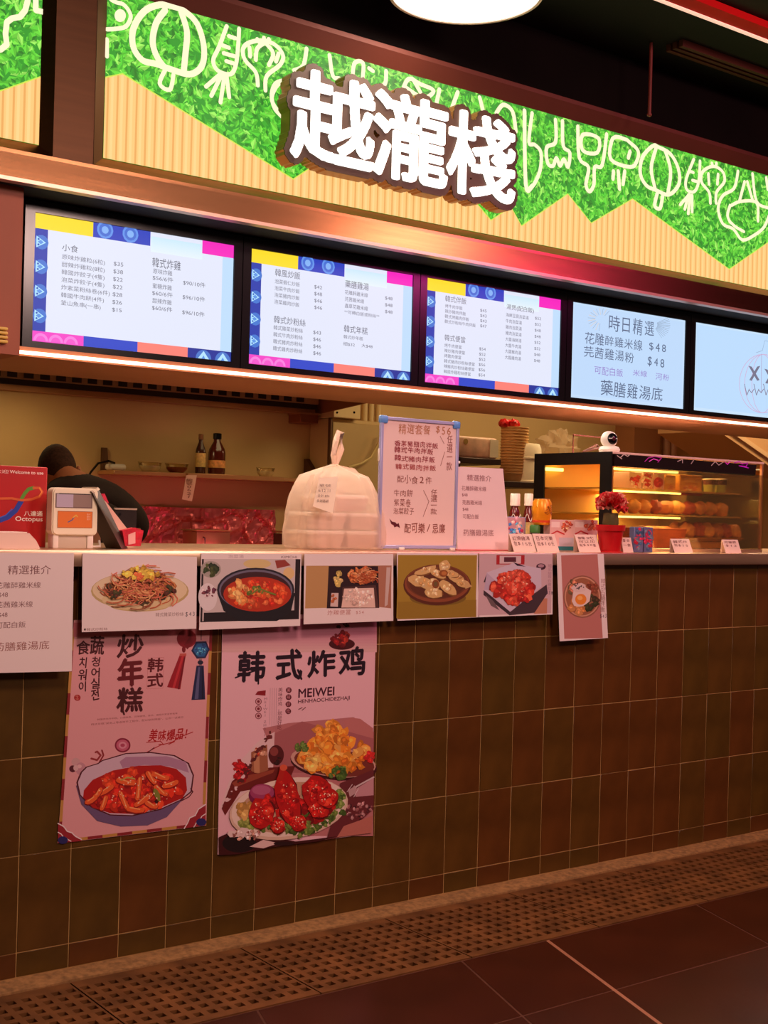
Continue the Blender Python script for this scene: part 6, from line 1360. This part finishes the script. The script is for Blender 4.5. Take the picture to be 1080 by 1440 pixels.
mb = MB(); mb.lathe((Xw, Yw, zs2 + h_w + .0), [(Rw * .92, 0), (Rw * .86, h2 * .7), (Rw * .74, h2 * .97), (Rw * .5, h2), (0, h2)], 28); mb.build('tub_wall', mat('tub_white', (250, 226, 190), .4), t)
mb = MB(); mb.lathe((Xw, Yw, zs2 + h_w), [(Rw * .96, .0), (Rw * .96, .008), (Rw * .9, .01)], 28); mb.build('rim', mat('tub_white', (250, 226, 190), .4), t)
# crumpled plastic bag on the far side
c = P(790, 628, 2.4); zb6 = PZ(790, 660, 2.4)
t = thing('shelf_cabinet', 'cream kitchen cabinet behind the display case carrying a crumpled plastic bag', 'cabinet', (c.x, 2.5, 0))
mb = MB(); mb.box((c.x - .25, 2.25, .03), (c.x + .55, 2.75, zb6), .004, 1); mb.build('carcass', CREAMM, t)
for x in (c.x - .24, c.x + .155): mb = MB(); mb.box((x, 2.235, .06), (x + .385, 2.25, zb6 - .02), .003, 1); d_ = mb.build('door', mat('door_cream', (206, 172, 118), .35), t); mb = MB(); mb.cyl((x + .19, 2.22, zb6 - .08), (x + .19, 2.22, zb6 - .2), .006); mb.build('handle', KSTEEL, d_)
mb = MB(); mb.blob((c.x + .02, 2.45, zb6 + .125), .12, .10, .10, 5, .7, 2.4, 26, 16); mb.build('crumpled_bag', film_mat('clear_film', (236, 206, 170), .55), None, 'crumpled clear plastic bag behind the display case, left of the camera', 'bag', loc=(c.x + .02, 2.45, zb6))
# structural columns and pipes at the right
c0, c1 = P(895, 620, 3.0), P(932, 620, 3.0)
mb = MB(); mb.box((c0.x, 3.02, 0), (c1.x, 3.2, 2.6)); mb.build('trim_5', mat('brown_column', (176, 116, 76), .5), kind='structure')
for i, px in enumerate((940, 950)):
    c = P(px, 620, 3.1); mb = MB(); mb.cyl((c.x, 3.12, 1.0), (c.x, 3.12, 2.58), .028, n=14); mb.build('pipe', mat('pipe_pink', (226, 176, 140), .4), None, ['pale vertical pipe next to the brown column behind the display case', 'second pale vertical pipe, right of the one by the brown column'][i], 'pipe', 'pale pipes behind the display case', loc=(c.x, 3.12, 1.0))
# slanted duct under the kitchen ceiling at far right
a, b, c = P(1010, 606, 2.2), P(1100, 606, 2.2), P(1100, 668, 2.2)
t = thing('slanted_duct', 'pale slanted duct casing hanging at the right behind the display case', 'duct', ((a.x + c.x) / 2, 2.4, c.z))
mb = MB(); mb.prism([(a.x, 2.2, a.z + .4), (a.x, 2.2, a.z), (c.x, 2.2, c.z), (c.x + .6, 2.2, c.z), (c.x + .6, 2.2, a.z + .4)], (0, .5, 0)); mb.build('casing', mat('duct_cream', (214, 160, 112), .5), t)
mb = MB(); d = Vector((c.x - a.x, 0, c.z - a.z)); a2 = Vector((a.x + .10, 2.185, a.z)); mb.prism([a2, a2 + d, a2 + d + Vector((.05, 0, .012)), a2 + Vector((.05, 0, .012))], (0, .015, 0)); mb.build('rib', mat('duct_rib', (234, 186, 140), .45), t)

# yellow ribbed bracket on the left panel
t = thing('ribbed_bracket', 'small yellow ribbed plastic strip on the panel left of the first screen', 'bracket', (P(4, 484, .25).x, .25, P(4, 484, .25).z))
for i in range(4):
    a, b = P(-6, 460 + i * 6, .25), P(11, 465 + i * 6, .25); mb = MB(); mb.box((a.x, .246, b.z), (b.x, .262, b.z + .0085), .003, 2); mb.build('rib', mat('yellow_plastic', (226, 186, 90), .45), t)

# ---------------------------------------------------------------- ceiling: round lamp, red beam, louvre, rod
c = Vector((2.519, -.121, 2.78)); R_ = .232
t = thing('ceiling_lamp', 'round white flush lamp on the dark ceiling above the shop lettering', 'lamp', (c.x, c.y, 2.95))
mb = MB(); mb.lathe((c.x, c.y, 2.782), [(R_ * .97, 0), (R_ * .97, .004), (0, .004)], 48); mb.build('diffuser', mat('lamp_glow', (255, 250, 240), .5, emit=3.0), t)
mb = MB(); mb.lathe((c.x, c.y, 2.778), [(R_ * .97, 0), (R_ * 1.01, 0), (R_ * 1.02, .172), (R_ * .97, .172), (R_ * .97, .0)], 48, caps=False); mb.build('rim', mat('lamp_rim', (205, 170, 150), .35, .3), t)
area('lamp_light', (c.x, c.y, 2.772), (c.x, c.y, 0), .44, .44, 10, (1, .80, .66), 'DISK')
t = thing('ceiling_beam', 'red ceiling beam with a white lower edge at the top right', 'beam', (4, -.3, 2.9))
yb0 = atz(1080, 60, 2.925).y; yb1 = atz(1080, 40, 2.925).y
mb = MB(); mb.box((1.2, yb1, 2.925), (7.5, yb0 - .018, 2.95)); mb.build('beam', mat('beam_red', (200, 14, 10), .6, spec=.15), t)
mb = MB(); mb.box((1.2, yb0 - .018, 2.922), (7.5, yb0, 2.95)); mb.build('white_edge', mat('beam_edge_glow', (240, 200, 178), .5, emit=.85), t)  # edge given its own glow so the underside looks lit
t = thing('ceiling_louvre', 'dim brown metal louvre on the ceiling under the red beam', 'louvre', (4.2, .05, 2.93))
a, b = atz(962, 62, 2.93), atz(1100, 112, 2.93)
for i in range(3): mb = MB(); mb.box((a.x, .0 + i * .03, 2.925), (a.x + 2.2, .018 + i * .03, 2.95)); mb.build('blade', mat('louvre_brown', (96, 56, 36), .4, .5), t)
a, b = atz(914, 104, 2.9), P(913, 162, .2)
t = thing('sprinkler_pipe', 'thin dark red vertical pipe stub hanging from the ceiling above the sign', 'pipe', (P(914, 104, .15).x, .15, 2.95))
x_ = P(914, 130, .1).x; zz1 = PZ(914, 162, .1); zz2 = PZ(914, 104, .1)
mb = MB(); mb.cyl((x_, .1, zz1), (x_, .1, 2.95), .0065, n=10); mb.build('tube', mat('pipe_red', (110, 34, 26), .5), t)
mb = MB(); mb.lathe((x_, .1, zz1 - .006), [(.004, 0), (.009, .004), (.009, .010)], 10); mb.build('tip', mat('pipe_red', (110, 34, 26), .5), t)

# ---------------------------------------------------------------- the cook, seen from behind, bent over the bench
def skin(name, verts, edges, radii, m, parent, root=0, sub=2):
    L = org(parent); me = bpy.data.meshes.new(name); me.from_pydata([(v[0] - L.x, v[1] - L.y, v[2] - L.z) for v in verts], edges, [])
    o = bpy.data.objects.new(name, me); C.objects.link(o); o.parent = parent
    md = o.modifiers.new('skin', 'SKIN'); sv = me.skin_vertices[0].data
    for i, r_ in enumerate(radii): sv[i].radius = (r_, r_) if not isinstance(r_, tuple) else r_; sv[i].use_root = (i == root)
    md.use_smooth_shade = True; s2 = o.modifiers.new('sub', 'SUBSURF'); s2.levels = sub; s2.render_levels = sub
    dg = bpy.context.evaluated_depsgraph_get(); m2 = bpy.data.meshes.new_from_object(o.evaluated_get(dg)); o.modifiers.clear(); o.data = m2; m2.materials.clear(); m2.materials.append(m)
    for p in m2.polygons: p.use_smooth = True
    return o
HX, HY = P(83, 660, 2.3).x, 2.30; HZ = PZ(83, 660, 2.3)
t = thing('person', 'person with short dark hair in a black T-shirt seen from behind, bent over the bench', 'person', (HX + .05, 1.95, 0))
SKM = mat('skin_tone', (196, 128, 92), .55, sss=.05); SHIRT = mat('black_shirt', (40, 22, 20), .85, 0, 40, .2); HAIR = mat('dark_hair', (66, 40, 28), .95, 0, 90, .4, .3)
bx = HX + .07
V_ = [(bx, 1.95, .93), (bx, 2.0, 1.05), (bx, 2.10, 1.18), (bx - .01, 2.18, 1.27), (HX + .01, 2.24, 1.325), (HX, 2.28, 1.365),  # 0-5 spine, neck
      (bx - .13, 2.16, 1.215), (bx - .24, 2.20, 1.14), (bx - .26, 2.40, 1.04), (bx - .20, 2.62, 1.02),   # left arm 6-9
      (bx + .13, 2.14, 1.215), (bx + .25, 2.17, 1.13), (bx + .28, 2.36, 1.03), (bx + .22, 2.60, 1.02),   # right arm 10-13
      (bx - .10, 1.93, .88), (bx - .11, 1.98, .50), (bx - .11, 1.92, .10), (bx - .11, 2.03, .04),
      (bx + .10, 1.93, .88), (bx + .11, 1.98, .50), (bx + .11, 1.92, .10), (bx + .11, 2.03, .04)]
E_ = [(0, 1), (1, 2), (2, 3), (3, 4), (4, 5), (3, 6), (6, 7), (7, 8), (8, 9), (3, 10), (10, 11), (11, 12), (12, 13), (0, 14), (14, 15), (15, 16), (16, 17), (0, 18), (18, 19), (19, 20), (20, 21)]
R__ = [.13, .13, .14, .11, .055, .05, .075, .055, .042, .028, .075, .055, .042, .028, .09, .06, .045, .035, .09, .06, .045, .035]
body = skin('body', V_, E_, R__, SKM, t, 0, 2)
# head added to the same skin mesh
def head_mesh():
    vs = []; fs = []; n, m = 32, 24; c = Vector((HX, HY + .02, HZ - .005)); tilt = Matrix.Rotation(-.35, 3, 'X') @ Matrix.Rotation(-.25, 3, 'Z')
    for j in range(m + 1):
        ph = PI * j / m
        for i in range(n):
            th = 2 * PI * i / n; d = Vector((math.sin(ph) * math.cos(th), math.sin(ph) * math.sin(th), math.cos(ph)))
            rx, ry, rz = .078, .098, .112
            k = 1.0
            if d.z < -.1: rx *= 1 - .22 * (-d.z); ry *= 1 - .15 * (-d.z)
            p = Vector((d.x * rx, d.y * ry, d.z * rz))
            if d.y > .2:   # face side (away from the camera): brow, nose, mouth, chin
                nose = math.exp(-((d.x / .14) ** 2) - ((d.z + .12) / .22) ** 2) * .022; eye = -.008 * (math.exp(-(((abs(d.x) - .38) / .13) ** 2) - ((d.z - .08) / .10) ** 2)); mouth = .006 * math.exp(-((d.x / .3) ** 2) - ((d.z + .48) / .07) ** 2); chin = .010 * math.exp(-((d.x / .3) ** 2) - ((d.z + .8) / .15) ** 2)
                p.y += nose + eye + mouth + chin
            vs.append(c + tilt @ p)
    for j in range(m):
        for i in range(n): l = (i + 1) % n; fs.append((j * n + i, (j + 1) * n + i, (j + 1) * n + l, j * n + l))
    return vs, fs, c, tilt
hv, hf, hc, ht = head_mesh()
bm = bmesh.new(); bm.from_mesh(body.data); L = org(t)
bv = [bm.verts.new(v - L) for v in hv]
for f in hf:
    try: bm.faces.new([bv[i] for i in f]).smooth = True
    except ValueError: pass
# hands: palm and five curled fingers at each wrist
for sgn, wi in ((-1, 9), (1, 13)):
    w0 = Vector(V_[wi]); mbh = MB(); mbh.blob(w0 + Vector((-sgn * .01, .045, -.006)), .038, .048, .016, 1, .05)
    for q in range(4):
        bx_ = w0 + Vector((-sgn * .01 + (q - 1.5) * .019, .085, -.004)); L_ = (.062, .072, .068, .052)[q if sgn < 0 else 3 - q]
        mbh.tube([bx_, bx_ + Vector((0, L_ * .5, .004)), bx_ + Vector((0, L_ * .85, -.012)), bx_ + Vector((0, L_, -.028))], [.009, .0085, .008, .006], 8)
    tb_ = w0 + Vector((-sgn * .038, .03, 0)); mbh.tube([tb_, tb_ + Vector((-sgn * .025, .025, -.004)), tb_ + Vector((-sgn * .03, .05, -.012))], [.011, .010, .007], 8)
    nv = [bm.verts.new(Vector(v) - L) for v in mbh.v]
    for f in mbh.f:
        try: bm.faces.new([nv[i] for i in f]).smooth = True
        except ValueError: pass
# ears
for sgn in (-1, 1):
    mbe = MB(); mbe.blob(hc + ht @ Vector((sgn * .090, .0, -.016)), .012, .022, .034, 3, .15)
    nv = [bm.verts.new(Vector(v) - L) for v in mbe.v]
    for f in mbe.f:
        try: bm.faces.new([nv[i] for i in f]).smooth = True
        except ValueError: pass
bm.to_mesh(body.data); bm.free()
# hair: a cropped cap over crown and back
mb = MB(); n, m = 36, 20; vs = []; fs = []
for j in range(m + 1):
    for i in range(n):
        th = 2 * PI * i / n; back = -math.sin(th); lim = 1.72 + .34 * back - .34 * abs(math.cos(th)) ** 6; ph = lim * j / m
        d = Vector((math.sin(ph) * math.cos(th), math.sin(ph) * math.sin(th), math.cos(ph))); k = 1.06 + .015 * noise.noise(d * 9) - (.03 if j == m else 0)
        rx, ry = .079, .099
        if d.z < -.1: rx *= 1 - .22 * (-d.z); ry *= 1 - .15 * (-d.z)
        vs.append(hc + ht @ Vector((d.x * rx * k, d.y * ry * k, d.z * .113 * k)))
for j in range(m):
    for i in range(n): l = (i + 1) % n; fs.append((j * n + i, (j + 1) * n + i, (j + 1) * n + l, j * n + l))
mb.add(vs, fs, True); mb.build('hair', HAIR, t)
SV = [V_[0], V_[1], V_[2], V_[3], (HX + .012, 2.23, 1.312), V_[6], V_[7], (bx - .262, 2.33, 1.07), V_[10], V_[11], (bx + .275, 2.30, 1.06)]
skin('shirt', SV, [(0, 1), (1, 2), (2, 3), (3, 4), (3, 5), (5, 6), (6, 7), (3, 8), (8, 9), (9, 10)], [.145, .145, .155, .125, .064, .09, .075, .062, .09, .075, .062], SHIRT, t, 0, 2)
skin('trousers', [(bx, 1.95, .96)] + V_[14:17] + V_[18:21], [(0, 1), (1, 2), (2, 3), (0, 4), (4, 5), (5, 6)], [.15, .105, .078, .065, .105, .078, .065], mat('dark_trousers', (36, 30, 34), .85), t, 0, 2)
for sgn in (-1, 1): mb = MB(); mb.box((bx + sgn * .11 - .045, 1.86, 0), (bx + sgn * .11 + .045, 2.13, .085), .03, 3); mb.build('shoe', mat('shoe_black', (24, 20, 20), .5), t)
bpy.data.objects.remove(_to)
